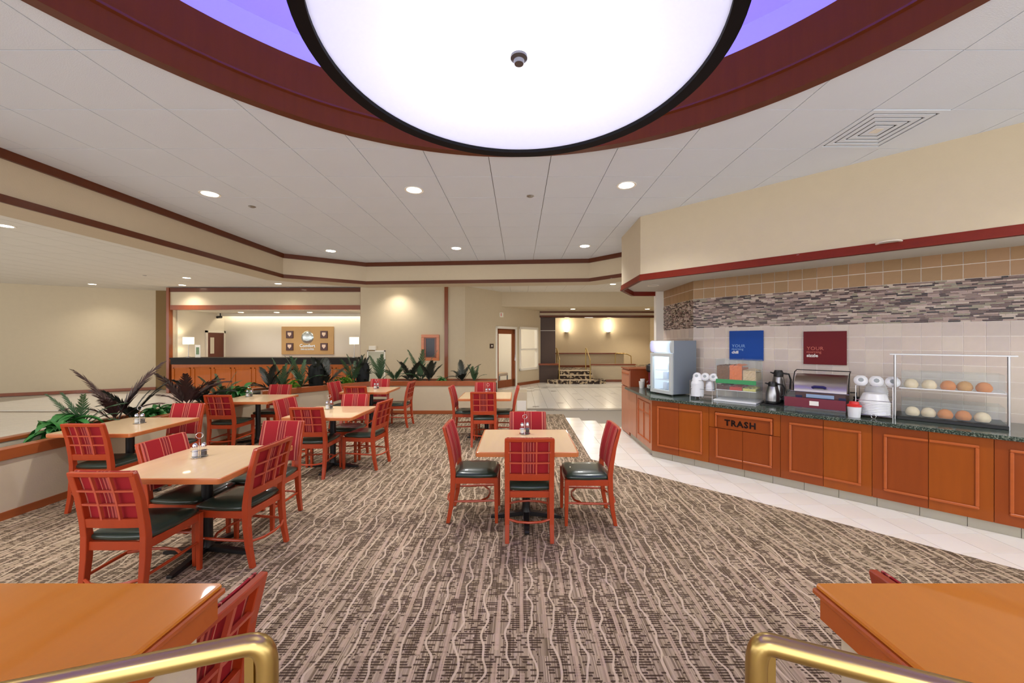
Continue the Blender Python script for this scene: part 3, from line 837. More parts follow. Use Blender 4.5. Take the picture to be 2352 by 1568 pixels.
# ------------------------------------------------------------------ dining chair
def make_chair():
    t = thing('dining_chair', 'x', 'chair', (0, 0, 0), 0)
    prof = [(-.255, 0), (-.225, .15), (-.208, .32), (-.205, .46), (-.216, .56), (-.245, .72), (-.292, .885)]
    hx = [.017, .019, .021, .021, .021, .021, .019]; hy = [.017, .02, .023, .023, .021, .017, .013]
    for sx in (-1, 1):
        MB().sweep(prof, hx, hy, 0, None, sx * .189).build('leg', M['chair'], t, bevel=.003)
    for sx in (-1, 1):
        MB().sweep([(.20, 0), (.198, .2), (.195, .425)], [.014, .017, .02], [.014, .017, .02], 0, None, sx * .195).build('leg', M['chair'], t, bevel=.003)
    # seat frame
    f_ = MB()
    f_.box(-.175, .175, .18, .205, .37, .425); f_.box(-.17, .17, -.215, -.19, .365, .42)
    for sx in (-1, 1): f_.box(min(sx * .185, sx * .208), max(sx * .185, sx * .208), -.19, .18, .37, .425)
    f_.build('seat_frame', M['chair'], t, bevel=.003)
    # seat cushion: domed rounded square
    n = 12; vs = []; fs = []
    def sqr(u, v):
        x = u * math.sqrt(1 - v * v * .18); y = v * math.sqrt(1 - u * u * .18); return x, y
    def cush(z0, z1, w, d, yc):
        mbb = MB(); vs = []; fs = []
        for i in range(n + 1):
            for j in range(n + 1):
                u, v = 2 * i / n - 1, 2 * j / n - 1
                x, y = sqr(u, v)
                k = max(abs(u), abs(v)); z = z0 + (z1 - z0) * (1 - k ** 4 * .75)
                vs.append((x * w, yc + y * d, z))
        for i in range(n):
            for j in range(n):
                a = i * (n + 1) + j; fs.append((a, a + n + 1, a + n + 2, a + 1))
        b = len(vs)
        rimi = [i * (n + 1) for i in range(n)] + [n * (n + 1) + j for j in range(n)] + [i * (n + 1) + n for i in range(n, 0, -1)] + [j for j in range(n, 0, -1)]
        for k in rimi:
            x, y, z = vs[k]; vs.append((x * 1.015, yc + (y - yc) * 1.015, z0 - .004))
        for k in rimi:
            x, y, z = vs[k]; vs.append((x * .96, yc + (y - yc) * .96, z0 - .022))
        m_ = len(rimi)
        for k in range(m_):
            k2 = (k + 1) % m_
            fs.append((rimi[k], b + k, b + k2, rimi[k2])); fs.append((b + k, b + m_ + k, b + m_ + k2, b + k2))
        fs.append(tuple(b + m_ + k for k in range(m_)))
        mbb.add(vs, fs, 0, True); return mbb
    cush(.445, .485, .215, .212, .0).build('seat', M['seat'], t, angle=60)
    # back panel pad (fabric) following the lean
    def yb(z):
        for i in range(len(prof) - 1):
            if prof[i][1] <= z <= prof[i + 1][1]:
                k = (z - prof[i][1]) / (prof[i + 1][1] - prof[i][1]); return prof[i][0] + k * (prof[i + 1][0] - prof[i][0])
        return prof[-1][0]
    zs = [.525, .60, .70, .80, .86, .893]
    pad = MB(); xs = [-.192, -.12, 0, .12, .192]
    def bow(x): return -.012 * (1 - (x / .2) ** 2)
    vs = []; fs = []
    for z in zs:
        e = .006 if z in (.525,) or z > .88 else 0
        for x in xs: vs.append((x, yb(z) + .034 - e + bow(x), z))
    for z in zs:
        for x in xs: vs.append((x, yb(z) + .019 + bow(x), z))
    R_ = len(zs); K = len(xs); o2 = R_ * K
    for i in range(R_ - 1):
        for j in range(K - 1):
            a = i * K + j
            fs.append((a, a + K, a + K + 1, a + 1)); fs.append((o2 + a, o2 + a + 1, o2 + a + K + 1, o2 + a + K))
        fs.append((i * K, o2 + i * K, o2 + (i + 1) * K, (i + 1) * K)); fs.append((i * K + K - 1, (i + 1) * K + K - 1, o2 + (i + 1) * K + K - 1, o2 + i * K + K - 1))
    for j in range(K - 1):
        fs.append((j, j + 1, o2 + j + 1, o2 + j)); a = (R_ - 1) * K + j; fs.append((a, o2 + a, o2 + a + 1, a + 1))
    pad.add(vs, fs, 0, True); pad.build('backrest', M['stripe'], t, angle=50)
    # rails
    def hrail(z0, z1, dy0, dy1, w=.18):
        mbb = MB(); vv = []; ff = []
        X_ = [-w, -w / 2, 0, w / 2, w]
        for x in X_:
            for (z, dy) in ((z0, dy0), (z0, dy1), (z1, dy1), (z1, dy0)): vv.append((x, yb(z) + dy + bow(x) * .8, z))
        for i in range(4):
            for k in range(4):
                k2 = (k + 1) % 4; ff.append((i * 4 + k, i * 4 + k2, (i + 1) * 4 + k2, (i + 1) * 4 + k))
        ff.append((3, 2, 1, 0)); ff.append((16, 17, 18, 19)); mbb.add(vv, ff); return mbb
    hrail(.862, .892, -.016, .014, .205).build('top_rail', M['chair'], t, bevel=.004)
    hrail(.515, .575, -.014, .012).build('lower_rail', M['chair'], t, bevel=.003)
    for z in (.672, .765): hrail(z - .0065, z + .0065, -.014, .004).build('lattice_bar', M['lattice'], t)
    for x in (-.058, .058):
        pr = [(yb(z) - .004 + bow(x), z) for z in (.57, .65, .75, .865)]
        MB().sweep(pr, .0065, .009, 0, None, x).build('lattice_bar', M['lattice'], t)
    # stretchers
    for sx in (-1, 1):
        MB().tube([(sx * .19, -.22, .2), (sx * .196, 0, .205), (sx * .193, .19, .21)], [.009, .012, .009], 8).build('stretcher', M['chair'], t)
    MB().tube([(-.185, -.225, .19), (-.1, -.27, .185), (0, -.285, .185), (.1, -.27, .185), (.185, -.225, .19)], .01, 8).build('stretcher', M['chair'], t)
    MB().tube([(-.19, .05, .205), (-.1, .11, .20), (0, .125, .20), (.1, .11, .20), (.19, .05, .205)], .01, 8).build('stretcher', M['chair'], t)
    return t
chair0 = make_chair(); chair_used = [False]
def place_chair(x, y, deg, label, group='red striped dining chairs'):
    rz = math.radians(deg)
    if not chair_used[0]:
        chair_used[0] = True
        chair0.location = (x, y, .003); chair0.rotation_euler = (0, 0, rz); chair0['label'] = label; chair0['group'] = group
        return chair0
    return dup(chair0, (x, y, .003), rz, label, group)

# ------------------------------------------------------------------ dining table
def make_table(w=.885, d=.87):
    t = thing('dining_table', 'x', 'table')
    a, b = w / 2, d / 2
    def rr(a, b, r, n=5):
        out = []
        for (cx, cy, s0) in ((a - r, b - r, 0), (-a + r, b - r, PI / 2), (-a + r, -b + r, PI), (a - r, -b + r, 1.5 * PI)):
            for k in range(n + 1):
                an = s0 + PI / 2 * k / n; out.append((cx + r * math.cos(an), cy + r * math.sin(an)))
        return out
    MB().prism(rr(a - .012, b - .012, .02), .722, .75).build('tabletop', M['laminate'], t, bevel=.001)
    o_ = rr(a, b, .03); m_ = MB(); i_ = rr(a - .0125, b - .0125, .021); n = len(o_)
    vs = [(x, y, .712) for x, y in i_] + [(x, y, .712) for x, y in o_] + [(x * 1.004, y * 1.004, .73) for x, y in o_] + [(x, y, .748) for x, y in o_] + [(x, y, .7505) for x, y in i_]
    fs = []
    for l in range(4):
        for k in range(n):
            k2 = (k + 1) % n; fs.append((l * n + k, l * n + k2, (l + 1) * n + k2, (l + 1) * n + k))
    for k in range(n):
        k2 = (k + 1) % n; fs.append((4 * n + k, 4 * n + k2, k2, k))
    m_.add(vs, fs, 0, True); m_.build('edge_band', M['edge'], t)
    mb = MB(); mb.lathe([(.0, .06), (.05, .06), (.042, .09), (.038, .12), (.038, .70), (0, .70)], 0, 0, 0, 20); mb.build('column', M['black'], t)
    sp = MB(); sp.box(-.25, .25, -.02, .02, .695, .722); sp.box(-.02, .02, -.25, .25, .695, .7215); sp.build('top_bracket', M['black'], t)
    for k in range(4):
        T = Matrix.Rotation(k * PI / 2, 4, 'Z')
        m2 = MB(); m2.add([(.0, -.03, .03), (.0, .03, .03), (.0, .03, .075), (.0, -.03, .075), (.34, -.022, .0), (.34, .022, .0), (.34, .022, .022), (.34, -.022, .022), (.30, -.024, 0), (.30, .024, 0)],
                          [(3, 2, 1, 0), (4, 5, 6, 7), (3, 7, 6, 2), (0, 8, 4, 7, 3), (1, 2, 6, 5, 9), (0, 1, 9, 8), (8, 9, 5, 4)], 0, False, T)
        m2.build('foot', M['black'], t, bevel=.004)
    return t
table0 = make_table(); table_used = [False]
def place_table(x, y, label):
    grp = 'maple topped dining tables'
    if not table_used[0]:
        table_used[0] = True; table0.location = (x, y, .003); table0['label'] = label; table0['group'] = grp; return table0
    return dup(table0, (x, y, .003), 0, label, grp)

def make_caddy():
    t = thing('shaker_caddy', 'x', 'caddy')
    mb = MB(); mb.lathe([(0, 0), (.042, 0), (.044, .004), (0, .005)], 0, 0, 0, 20); mb.build('base', M['chrome'], t)
    mb = MB(); mb.tube([(0, 0, .004), (0, 0, .12)], .002, 6)
    mb.tube([(.018 * math.cos(a), 0, .135 + .018 * math.sin(a)) for a in [2 * PI * k / 14 for k in range(15)]], .002, 6)
    for sx in (-1, 1):
        mb.tube([(sx * .022 + .021 * math.cos(a), .021 * math.sin(a), .04) for a in [2 * PI * k / 14 for k in range(15)]], .0015, 5)
    mb.build('handle', M['chrome'], t)
    return t
def make_shaker(kind):
    t = thing(kind + '_shaker', 'x', 'shaker')
    mb = MB(); mb.lathe([(0, 0), (.017, 0), (.019, .01), (.015, .055), (.013, .062)], 0, 0, 0, 14); mb.build('jar', M['acrylic'], t)
    mb = MB(); mb.lathe([(0, .004), (.014, .004), (.0155, .012), (.0135, .038), (0, .04)], 0, 0, 0, 12); mb.build('filling', M[kind], t)
    mb = MB(); mb.lathe([(.0145, .058), (.015, .07), (.009, .082), (0, .085)], 0, 0, 0, 14); mb.build('cap', M['chrome'], t)
    return t
caddy0, salt0, pep0 = make_caddy(), make_shaker('salt'), make_shaker('pepper'); sk = [0]
def place_shakers(x, y, rz, where):
    z = .7545
    dx, dy = .0286 * math.cos(rz), .0286 * math.sin(rz)
    data = [(caddy0, (x, y, z), 'chrome wire shaker caddy on the ' + where, 'shaker caddies'), (salt0, (x - dx, y - dy, z + .0066), 'glass salt shaker on the ' + where, 'salt shakers'), (pep0, (x + dx, y + dy, z + .0066), 'glass pepper shaker on the ' + where, 'pepper shakers')]
    for o, l, lab, gr in data:
        if sk[0] == 0: o.scale = (1.3, 1.3, 1.3)
        if sk[0] == 0: o.location = l; o.rotation_euler = (0, 0, rz); o['label'] = lab; o['group'] = gr
        else: dup(o, l, rz, lab, gr)
    sk[0] = 1

F = 'chair, lattice back to us, at the near side of the '
Bk = 'chair, striped front to us, at the far side of the '
Lf = 'chair at the left side of the '
Rt = 'chair at the right side of the '
tables = [
    ('centre table', 0.07, 3.72, (0.06, 3.95, .3), 'square maple dining table in the middle of the carpet, nearest the camera',
     [(.089, 3.50, 0, F), (.10, 4.13, 180, Bk), (-.41, 3.80, -90, Lf), (.635, 3.745, 90, Rt)]),
    ('back centre table', -.57, 6.79, (-.55, 6.85, .1), 'square maple dining table behind the centre table, before the planter',
     [(-.57, 6.44, 0, F), (-.66, 7.30, 180, Bk), (-.935, 6.95, -90, Lf), (-.30, 6.90, 90, Rt)]),
    ('left front table', -2.50, 3.09, (-2.62, 3.16, .5), 'maple dining table with green seats around it, nearest on the left',
     [(-2.575, 2.67, 0, F), (-2.385, 3.62, 180, Bk), (-2.70, 3.21, -93, Lf), (-2.24, 3.10, 86, Rt)]),
    ('planter-side table', -4.42, 4.38, (-4.38, 4.45, .2), 'maple dining table at the left edge against the plants',
     [(-4.27, 4.06, 0, F), (-4.30, 4.73, 180, Bk)]),
    ('middle left table', -2.52, 5.22, (-2.66, 5.4, .9), 'maple dining table between the left front table and the planter',
     [(-2.60, 5.00, 0, F), (-2.50, 5.63, 180, Bk), (-3.03, 5.41, -97, Lf), (-2.11, 5.30, 83, Rt)]),
    ('planter bend table', -4.38, 6.47, (-4.62, 6.60, .4), 'maple dining table close to the bend of the planter',
     [(-4.53, 6.08, 0, F), (-4.46, 6.93, 180, Bk)]),
    ('rear left table', -2.92, 7.62, (-2.85, 7.7, .1), 'maple dining table farthest back on the left by the planter',
     [(-2.95, 7.22, 0, F), (-2.99, 8.03, 180, Bk), (-3.42, 7.67, -96, Lf), (-2.44, 7.78, 88, Rt)]),
]
for nm, tx, ty, shk, lab, chs in tables:
    place_table(tx, ty, lab)
    place_shakers(shk[0], shk[1], shk[2], nm)
    for (cx, cy, dg, pre) in chs:
        place_chair(cx, cy, dg, 'cherry wood ' + pre + nm)
place_chair(-1.20, 1.17, 86, 'cherry wood chair behind the left near ledge, lattice back towards the middle')
place_chair(1.55, 1.17, -88, 'cherry wood chair almost hidden behind the right near ledge')

# ------------------------------------------------------------------ BUFFET cabinets
CW = .795; RZ = -PI / 4
def frame_mould(mb, a, b, z0, z1, w=.024, d=.016, y=0.0, gap=None):
    # raised picture-frame moulding on the face y (towards -y)
    for (p, q, r, s_) in [(a, b, z1 - w, z1), (a, b, z0, z0 + w), (a, a + w, z0 + w, z1 - w), (b - w, b, z0 + w, z1 - w)]:
        mb.add([(p, y, r), (q, y, r), (q, y, s_), (p, y, s_), (p + .005, y - d, r + .005), (q - .005, y - d, r + .005), (q - .005, y - d, s_ - .005), (p + .005, y - d, s_ - .005)],
               [(4, 5, 6, 7), (0, 1, 5, 4), (1, 2, 6, 5), (2, 3, 7, 6), (3, 0, 4, 7)])
    return mb
def cabinet(s0, label, trash=False, light=False):
    x, y, _ = cpt(s0, 0)
    t = thing('base_cabinet', label, 'cabinet', (x, y, 0), RZ, 'buffet base cabinets')
    MB().box(.001, CW - .001, .022, WD - .03, .1, .843).build('body', M['cab2'], t)
    h = CW / 2
    if not trash:
        for k in (0, 1):
            a, b = k * h + .002, (k + 1) * h - .002
            dr = MB().box(a, b, 0, .02, .102, .841).build('door', M['cab'] if k else M['cab2'], t)
            p, q = (.085, h - .002) if k == 0 else (h + .002, CW - .085)
            mm = MB()
            for (r, s_) in ((.19, .214), (.741, .765)): mm.box(p, q, -.014, 0, r, s_)
            e = (p, p + .024) if k == 0 else (q - .024, q)
            mm.box(e[0], e[1], -.014, 0, .214, .741)
            mm.build('moulding', M['mould'], dr, bevel=.005)
    else:
        a_ = MB(); a_.box(.002, .07, 0, .02, .58, .841); a_.box(CW - .07, CW - .002, 0, .02, .58, .841); a_.box(.07, CW - .07, 0, .02, .785, .841)
        a_.build('face_frame', M['cab'], t)
        fl = MB().box(.074, CW - .074, -.006, .016, .585, .782).build('trash_flap', M['cab2'], t, bevel=.002)
        mm = MB()
        for bx in [(.08, CW - .08, .745, .778), (.08, .1, .59, .745), (CW - .1, CW - .08, .59, .745)]: mm.box(bx[0], bx[1], -.026, -.006, bx[2], bx[3])
        mm.build('moulding', M['mould'], fl, bevel=.006)
        tx = text('TRASH', .104, M['blackgloss'], (.193, -.0085, .628), (PI / 2, 0, 0), fl, 'lettering', .003, .0034, 'LEFT', 1.17)
        for k in (0, 1):
            a, b = k * h + .002, (k + 1) * h - .002
            dr = MB().box(a, b, 0, .02, .102, .575).build('door', M['cab2'], t)
            p, q = (.085, h - .002) if k == 0 else (h + .002, CW - .085)
            mm = MB(); mm.box(p, q, -.014, 0, .19, .214)
            e = (p, p + .024) if k == 0 else (q - .024, q)
            mm.box(e[0], e[1], -.014, 0, .214, .573); mm.build('moulding', M['mould'], dr, bevel=.005)
    return t
cabinet(0, 'orange wood base cabinet under the glass-door cooler, left of the trash cabinet')
cabinet(CW, 'orange wood cabinet with a flap reading TRASH', True)
cabinet(2 * CW, 'orange wood base cabinet right of the trash cabinet, below the roll-top chafer')
cabinet(3 * CW, 'orange wood base cabinet below the bread case')
cabinet(4 * CW, 'orange wood base cabinet at the far right end of the buffet')
cabinet(5 * CW, 'last orange wood base cabinet of the buffet, past the bread case')
# toe kick tiles
toe = thing('toe_kick', 'row of grey tiles along the foot of the buffet', 'plinth', cpt(0, .05), RZ)
for k in range(16):
    MB().box(-.02 + k * TS + .002, -.02 + (k + 1) * TS - .002, 0, .015, 0, .1).build('tile', M['toe'], toe)
MB().box(0, 16 * TS, .014, .04, 0, .1).build('backing', M['grout'], toe)
# short side cabinet facing -x (plane x=1.95), y 5.62..6.92
sc = thing('side_cabinet', 'narrow paned cabinet turned to the lobby at the buffet corner', 'cabinet', (1.950, 6.92, 0), -PI / 2)
wp = [(1.97, 6.90), (1.97, 5.70), (2.53, 6.26), (2.70, 6.43), (2.70, 6.90)]
MB().prism([(6.92 - q, p - 1.950) for p, q in wp], .1, .843).build('body', M['cablight'], sc)
MB().box(0, .50, 0, .02, .1, .843).build('end_panel', M['cablight'], sc)
MB().box(.503, .55, 0, .02, .1, .843).build('stile', M['cab'], sc)
dr = MB().box(.555, 1.262, 0, .02, .1, .843).build('door', M['cablight'], sc)
mm = MB(); frame_mould(mm, .62, 1.20, .19, .78); mm.box(.90, .92, -.012, 0, .2, .77); mm.box(.63, 1.19, -.01, 0, .60, .615); mm.build('moulding', M['mould'], dr)
ts = thing('toe_kick', 'short grey tiled foot under the side cabinet', 'plinth', (2.0, 6.90, 0), -PI / 2)
for k in range(4): MB().box(k * TS + .002, min((k + 1) * TS - .002, 1.2), 0, .015, 0, .1).build('tile', M['toe'], ts)
MB().box(0, 1.2, .014, .04, 0, .1).build('backing', M['grout'], ts)
# hutch block
ht = thing('tall_cabinet', 'tall reddish wood cabinet at the left end of the buffet', 'cabinet', (1.985, 6.93, 0))
MB().box(.02, .62, .0, .53, 0, 1.19).build('body', M['hutch'], ht)
MB().box(0, .02, .01, .52, .02, .86).build('door', M['cablight'], ht)
fl = MB().box(0, .02, .01, .52, .88, 1.17).build('drawer', M['cablight'], ht)
mm = MB(); mm.box(-.01, 0, .05, .48, 1.10, 1.12); mm.build('moulding', M['mould'], fl)
MB().box(-.01, .64, -.01, .54, 1.19, 1.212).build('top', M['hutch'], ht, bevel=.003)
# countertop
ctp = [(1.90, 6.925), (1.90, 5.60), cpt(5 * CW + .8, -.05)[:2], cpt(5 * CW + .8, WD - .012)[:2], cpt(sA, WD - .012)[:2], (2.745, 6.1), (2.745, 6.925)]
ctp[1] = (1.90, 7.53 - 1.90)
ct = MB().prism(ctp, .845, .885).build('countertop', M['granite'], bevel=.006)
tag(ct, 'long green speckled granite countertop on the buffet cabinets', 'countertop')
CZT = .885
def on_counter(name, label, cat, s, d, rz=0, group=None, z=CZT):
    return thing(name, label, cat, cpt(s, d, z), RZ + rz, group)
# posters
def poster(s0, z0, col, word, label, txtcol):
    x, y, _ = cpt(s0, WD - .012)
    t = thing('wall_sign', label, 'sign', (x, y, z0), RZ)
    m_ = mat('sign_' + word, col, .5, var=.06, vscale=3, spec=.25)
    MB().box(0, .435, -.02, 0, 0, .425).build('panel', m_, t, bevel=.002)
    r = (PI / 2, 0, 0)
    text('YOUR', .062, txtcol, (.035, -.021, .185), r, t, ext=.0006, sp=1.05)
    text('morning', .046, txtcol, (.032, -.021, .145), r, t, ext=.0006)
    text(word, .056, M['paper'], (.033, -.021, .095), r, t, ext=.0008, bold=.0016)
    return t
M['bluetxt'] = mat('pale_blue_ink', (130, 170, 214), .5); M['redtxt'] = mat('salmon_ink', (196, 100, 80), .5)
poster(.79, 1.43, (10, 66, 148), 'chill', 'square blue wall sign reading YOUR morning chill', M['bluetxt'])
poster(1.682, 1.405, (104, 12, 18), 'sizzle', 'square dark red wall sign reading YOUR morning sizzle', M['redtxt'])

# fridge
fr = thing('glass_door_cooler', 'small grey countertop cooler with lit glass door and sign', 'refrigerator', (2.09, 6.14, CZT), math.atan2(5.72 - 6.14, 2.26 - 2.09))
W_, D_, H_ = .453, .50, .83
b = MB(); b.box(0, .02, .05, D_, .02, H_); b.box(W_ - .02, W_, .05, D_, .02, H_); b.box(.02, W_ - .02, D_ - .02, D_, .02, H_); b.box(.02, W_ - .02, .05, D_ - .02, .02, .06); b.box(.02, W_ - .02, .05, D_ - .02, H_ - .19, H_)
b.build('body', M['fridge'], fr, bevel=.006)
M['fridge_in'] = emit('cooler_lit_liner', (214, 232, 248), .28, (230, 236, 242))
b = MB(); b.box(.02, .03, .06, D_ - .02, .06, H_ - .19); b.box(W_ - .03, W_ - .02, .06, D_ - .02, .06, H_ - .19); b.box(.03, W_ - .03, D_ - .03, D_ - .02, .06, H_ - .19); b.box(.03, W_ - .03, .06, D_ - .03, H_ - .2, H_ - .19)
b.build('liner', M['fridge_in'], fr)
d = MB(); 
for bx in [(0, W_, .585, .635), (0, W_, .02, .075), (0, .05, .075, .585), (W_ - .05, W_, .075, .585)]: d.box(bx[0], bx[1], 0, .045, bx[2], bx[3])
d = d.build('door', M['fridge_frame'], fr, bevel=.004)
MB().box(.05, W_ - .05, .015, .02, .075, .585).build('glass', M['glass'], d)
hd = MB(); n = 8; vs = []
for k in range(n + 1):
    a = -PI / 2 + PI * k / n; vs.append((.05 - .06 * math.cos(a) ** .6 if abs(math.cos(a)) > 1e-6 else .05, .735 + .095 * math.sin(a)))
poly = [(p[0], p[1]) for p in vs]
hv = [(0, p[0], p[1]) for p in poly] + [(W_, p[0], p[1]) for p in poly]
m_ = len(poly); fs = [tuple(range(m_)), tuple(range(2 * m_ - 1, m_ - 1, -1))] + [(k, m_ + k, m_ + k + 1, k + 1) for k in range(m_ - 1)] + [(m_ - 1, 2 * m_ - 1, m_, 0)]
hd.add(hv, fs, 0, False); hd.build('header', M['fridge_frame'], fr)
def header_sign():
    m, N, L, B = new_mat('cooler_backlit_sign')
    tc = N.new('ShaderNodeTexCoord'); sp = N.new('ShaderNodeSeparateXYZ'); L.new(tc.outputs['Object'], sp.inputs[0])
    cr = N.new('ShaderNodeValToRGB'); mr = N.new('ShaderNodeMapRange'); mr.inputs[1].default_value = 0; mr.inputs[2].default_value = W_
    L.new(sp.outputs[0], mr.inputs[0]); L.new(mr.outputs[0], cr.inputs[0])
    e = cr.color_ramp.elements; e[0].color = lin((130, 130, 200)); e[1].color = lin((150, 190, 225))
    q = e.new(.35); q.color = lin((245, 245, 255)); q = e.new(.7); q.color = lin((245, 248, 255))
    L.new(cr.outputs[0], B.inputs['Emission Color']); B.inputs['Emission Strength'].default_value = .6; B.inputs['Base Color'].default_value = (.3, .3, .35, 1)
    return m
hs = MB(); vs2 = [(x, p[0] - .003, p[1]) for x in (.02, W_ - .02) for p in poly[1:-1]]; k_ = len(poly) - 2
hs.add(vs2, [(i, k_ + i, k_ + i + 1, i + 1) for i in range(k_ - 1)], 0, True); hs.build('backlit_sign', header_sign(), fr)
for k, z in enumerate((.22, .37)):
    m_ = MB()
    for q in range(9): m_.tube([(.04 + q * .046, .08, z), (.04 + q * .046, D_ - .05, z)], .003, 5)
    m_.tube([(.03, .08, z), (W_ - .03, .08, z)], .004, 5); m_.build('shelf', M['white_plastic'], fr)
for sx in (.03, W_ - .03):
    for sy in (.05, D_ - .04):
        mb = MB(); mb.lathe([(0, 0), (.015, 0), (.015, .022), (0, .022)], sx, sy, 0, 10); mb.build('foot', M['black'], fr)
point_light('cooler_light', 'POINT', (W_ / 2, .15, .6), .9, (.85, .93, 1), .05, parent=fr)
frz = fr.rotation_euler[2]
for k in range(7):
    z = (.06, .06, .06, .225, .225, .225, .375)[k]; xx = (.12, .22, .33, .12, .22, .33, .22)[k]
    T = Matrix.Translation((2.09, 6.14, CZT)) @ Matrix.Rotation(frz, 4, 'Z'); p = T @ Vector((xx, .2, z))
    cb = MB(); cb.lathe([(0, 0), (.036, 0), (.038, .09), (.030, .115), (0, .118)], 0, 0, 0, 14)
    o = cb.build('milk_carton', mat('carton_%d' % k, [(226, 232, 240), (170, 196, 226), (214, 224, 238)][k % 3], .5), None, tuple(p))
    tag(o, ['white', 'pale blue', 'grey white'][k % 3] + ' carton, ' + ['bottom shelf left', 'bottom shelf middle', 'bottom shelf right', 'middle shelf left', 'middle shelf centre', 'middle shelf right', 'top shelf'][k] + ' inside the cooler', 'carton', 'cartons in the cooler')

# coffee urn and cups near the hutch
cu = thing('coffee_urn', 'black and maroon coffee urn between tall cabinet and cooler', 'coffee urn', (2.36, 6.78, CZT), 0)
mb = MB(); mb.lathe([(0, 0), (.10, 0), (.10, .04), (0, .04)], 0, 0, 0, 20); mb.build('base', M['black'], cu)
mb = MB(); mb.lathe([(0, .04), (.075, .04), (.08, .28), (0, .28)], 0, 0, 0, 20); mb.build('body', M['maroon'], cu)
mb = MB(); mb.lathe([(0, .28), (.10, .28), (.12, .31), (.115, .39), (.08, .42), (0, .43)], 0, 0, 0, 20); mb.build('lid', M['black'], cu)
MB().tube([(-.08, -.02, .12), (-.12, -.04, .12), (-.12, -.04, .09)], .008, 6).build('spout', M['chrome'], cu)
def cup(x, y, h, lab, z=CZT):
    t = thing('paper_cup', lab, 'cup', (x, y, z), 0, 'paper cups by the coffee urn')
    mb = MB(); mb.lathe([(0, 0), (.03, 0), (.042, h), (.040, h), (.029, .004), (0, .004)], 0, 0, 0, 16); mb.build('body', M['paper'], t)
cup(2.14, 6.74, .12, 'short white paper cup at the foot of the tall cabinet')
cup(2.20, 6.86, .15, 'second white paper cup, closer to the coffee urn')
tw = thing('sugar_holder', 'dark rack of sugar packets beside the coffee urn', 'rack', (2.20, 6.40, CZT), 0)
MB().box(-.06, .06, -.08, .08, 0, .04).build('tray', M['black'], tw, bevel=.003)
for k in range(4): MB().box(-.05, .05, -.07 + k * .037, -.045 + k * .037, .04, .09).build('packet', M['paper'] if k % 2 else M['palmgreen'], tw)

# bowl / cup racks with three round foam bowls on top
def bowl_mesh(r, h):
    mb = MB(); mb.lathe([(0, 0), (r * .55, 0), (r * .9, h * .8), (r, h), (r * 1.06, h), (r * 1.04, h * .9), (r * .86, h * .78), (r * .5, .006), (0, .006)], 0, 0, 0, 24); return mb.mesh('bowl', M['white_plastic'])
def wire_rack(s, d, w_, dp, h, lab):
    t = on_counter('wire_rack', lab, 'rack', s, d)
    m_ = MB()
    for z in (.03, h * .55, h): m_.tube([(-w_, -dp, z), (w_, -dp, z), (w_, dp, z), (-w_, dp, z), (-w_, -dp, z)], .003, 6)
    for (a, b) in ((-w_, -dp), (w_, -dp), (w_, dp), (-w_, dp)): m_.tube([(a, b, 0), (a, b, h)], .0035, 6)
    m_.build('wires', M['chrome'], t)
    m2 = MB(); m2.tube([(.0 + .02 * math.cos(a), -dp - .006, .022 + .02 * math.sin(a)) for a in [2 * PI * k / 12 for k in range(13)]], .0025, 6); m2.build('ring', M['chrome'], t)
    MB().box(-w_, w_, -dp, dp, .027, .031).build('floor_wires', M['chrome'], t)
    return t
def stack(s, d, r, z0, n, step, cup_h, lab, grp):
    # separate stacked foam bowls/cups, upside down
    me = None
    for k in range(n):
        if me is None:
            mb = MB(); mb.lathe([(0, cup_h), (r * .7, cup_h), (r * .76, cup_h * .9), (r, .006), (r * 1.04, 0), (r * .96, 0), (r * .7, cup_h * .88), (0, cup_h * .9)], 0, 0, 0, 24); me = mb.mesh('foam_bowl', M['white_plastic'])
        o = bpy.data.objects.new('foam_bowl', me); C.objects.link(o); o.location = cpt(s, d, CZT + z0 + k * step)
        pos = 'bottom' if k == 0 else ('top' if k == n - 1 else ['second', 'third', 'fourth', 'fifth', 'sixth', 'seventh', 'eighth', 'ninth', 'tenth', 'eleventh'][k - 1] + ' from bottom')
        tag(o, 'white foam bowl, ' + pos + ' in ' + lab, 'bowl', grp)
wire_rack(.585, .40, .15, .10, .26, 'chrome wire rack holding white foam bowls beside the cooler')
stack(.515, .36, .085, .035, 9, .022, .09, 'the tall stack beside the cooler', 'foam bowls in the left rack')
stack(.67, .42, .06, .12, 5, .018, .08, 'the shorter stack of the left rack', 'foam bowls in the left rack')
wire_rack(2.39, .42, .145, .255, .34, 'chrome wire rack holding large white bowls beside the bread case')
stack(2.389, .30, .128, .035, 8, .017, .10, 'the front stack left of the bread case', 'foam bowls in the right rack')
stack(2.394, .55, .10, .035, 11, .022, .10, 'the back stack left of the bread case', 'foam bowls in the right rack')
def rings(s, d, z, r, dx, label, grp):
    me = MB(); me.lathe([(0, .012), (r * .45, .012), (r * .62, .006), (r * .8, .0), (r, -.014), (r * .97, -.02), (r * .76, -.006), (0, .004)], 0, 0, 0, 24)
    me = me.mesh('bowl_lid', M['white_plastic'])
    mp = MB(); mp.lathe([(0, .0125), (r * .4, .0125)], 0, 0, 0, 8)
    mp = mp.mesh('lid_print', mat('grey_print_%d' % int(s * 100), (150, 156, 158), .6))
    for k in range(3):
        o = bpy.data.objects.new('bowl_lid', me); C.objects.link(o)
        o.location = cpt(s + (k - 1) * dx, d, CZT + z); o.rotation_euler = (PI / 2 - .35, 0, RZ + .1)
        q = bpy.data.objects.new('print', mp); C.objects.link(q); q.parent = o
        tag(o, ('left', 'middle', 'right')[k] + ' of the three round white lids on ' + label, 'lid', grp)
rings(.625, .34, .32, .058, .112, 'the rack beside the cooler', 'round lids on the left rack')
rings(2.405, .36, .385, .062, .128, 'the rack beside the bread case', 'round lids on the right rack')

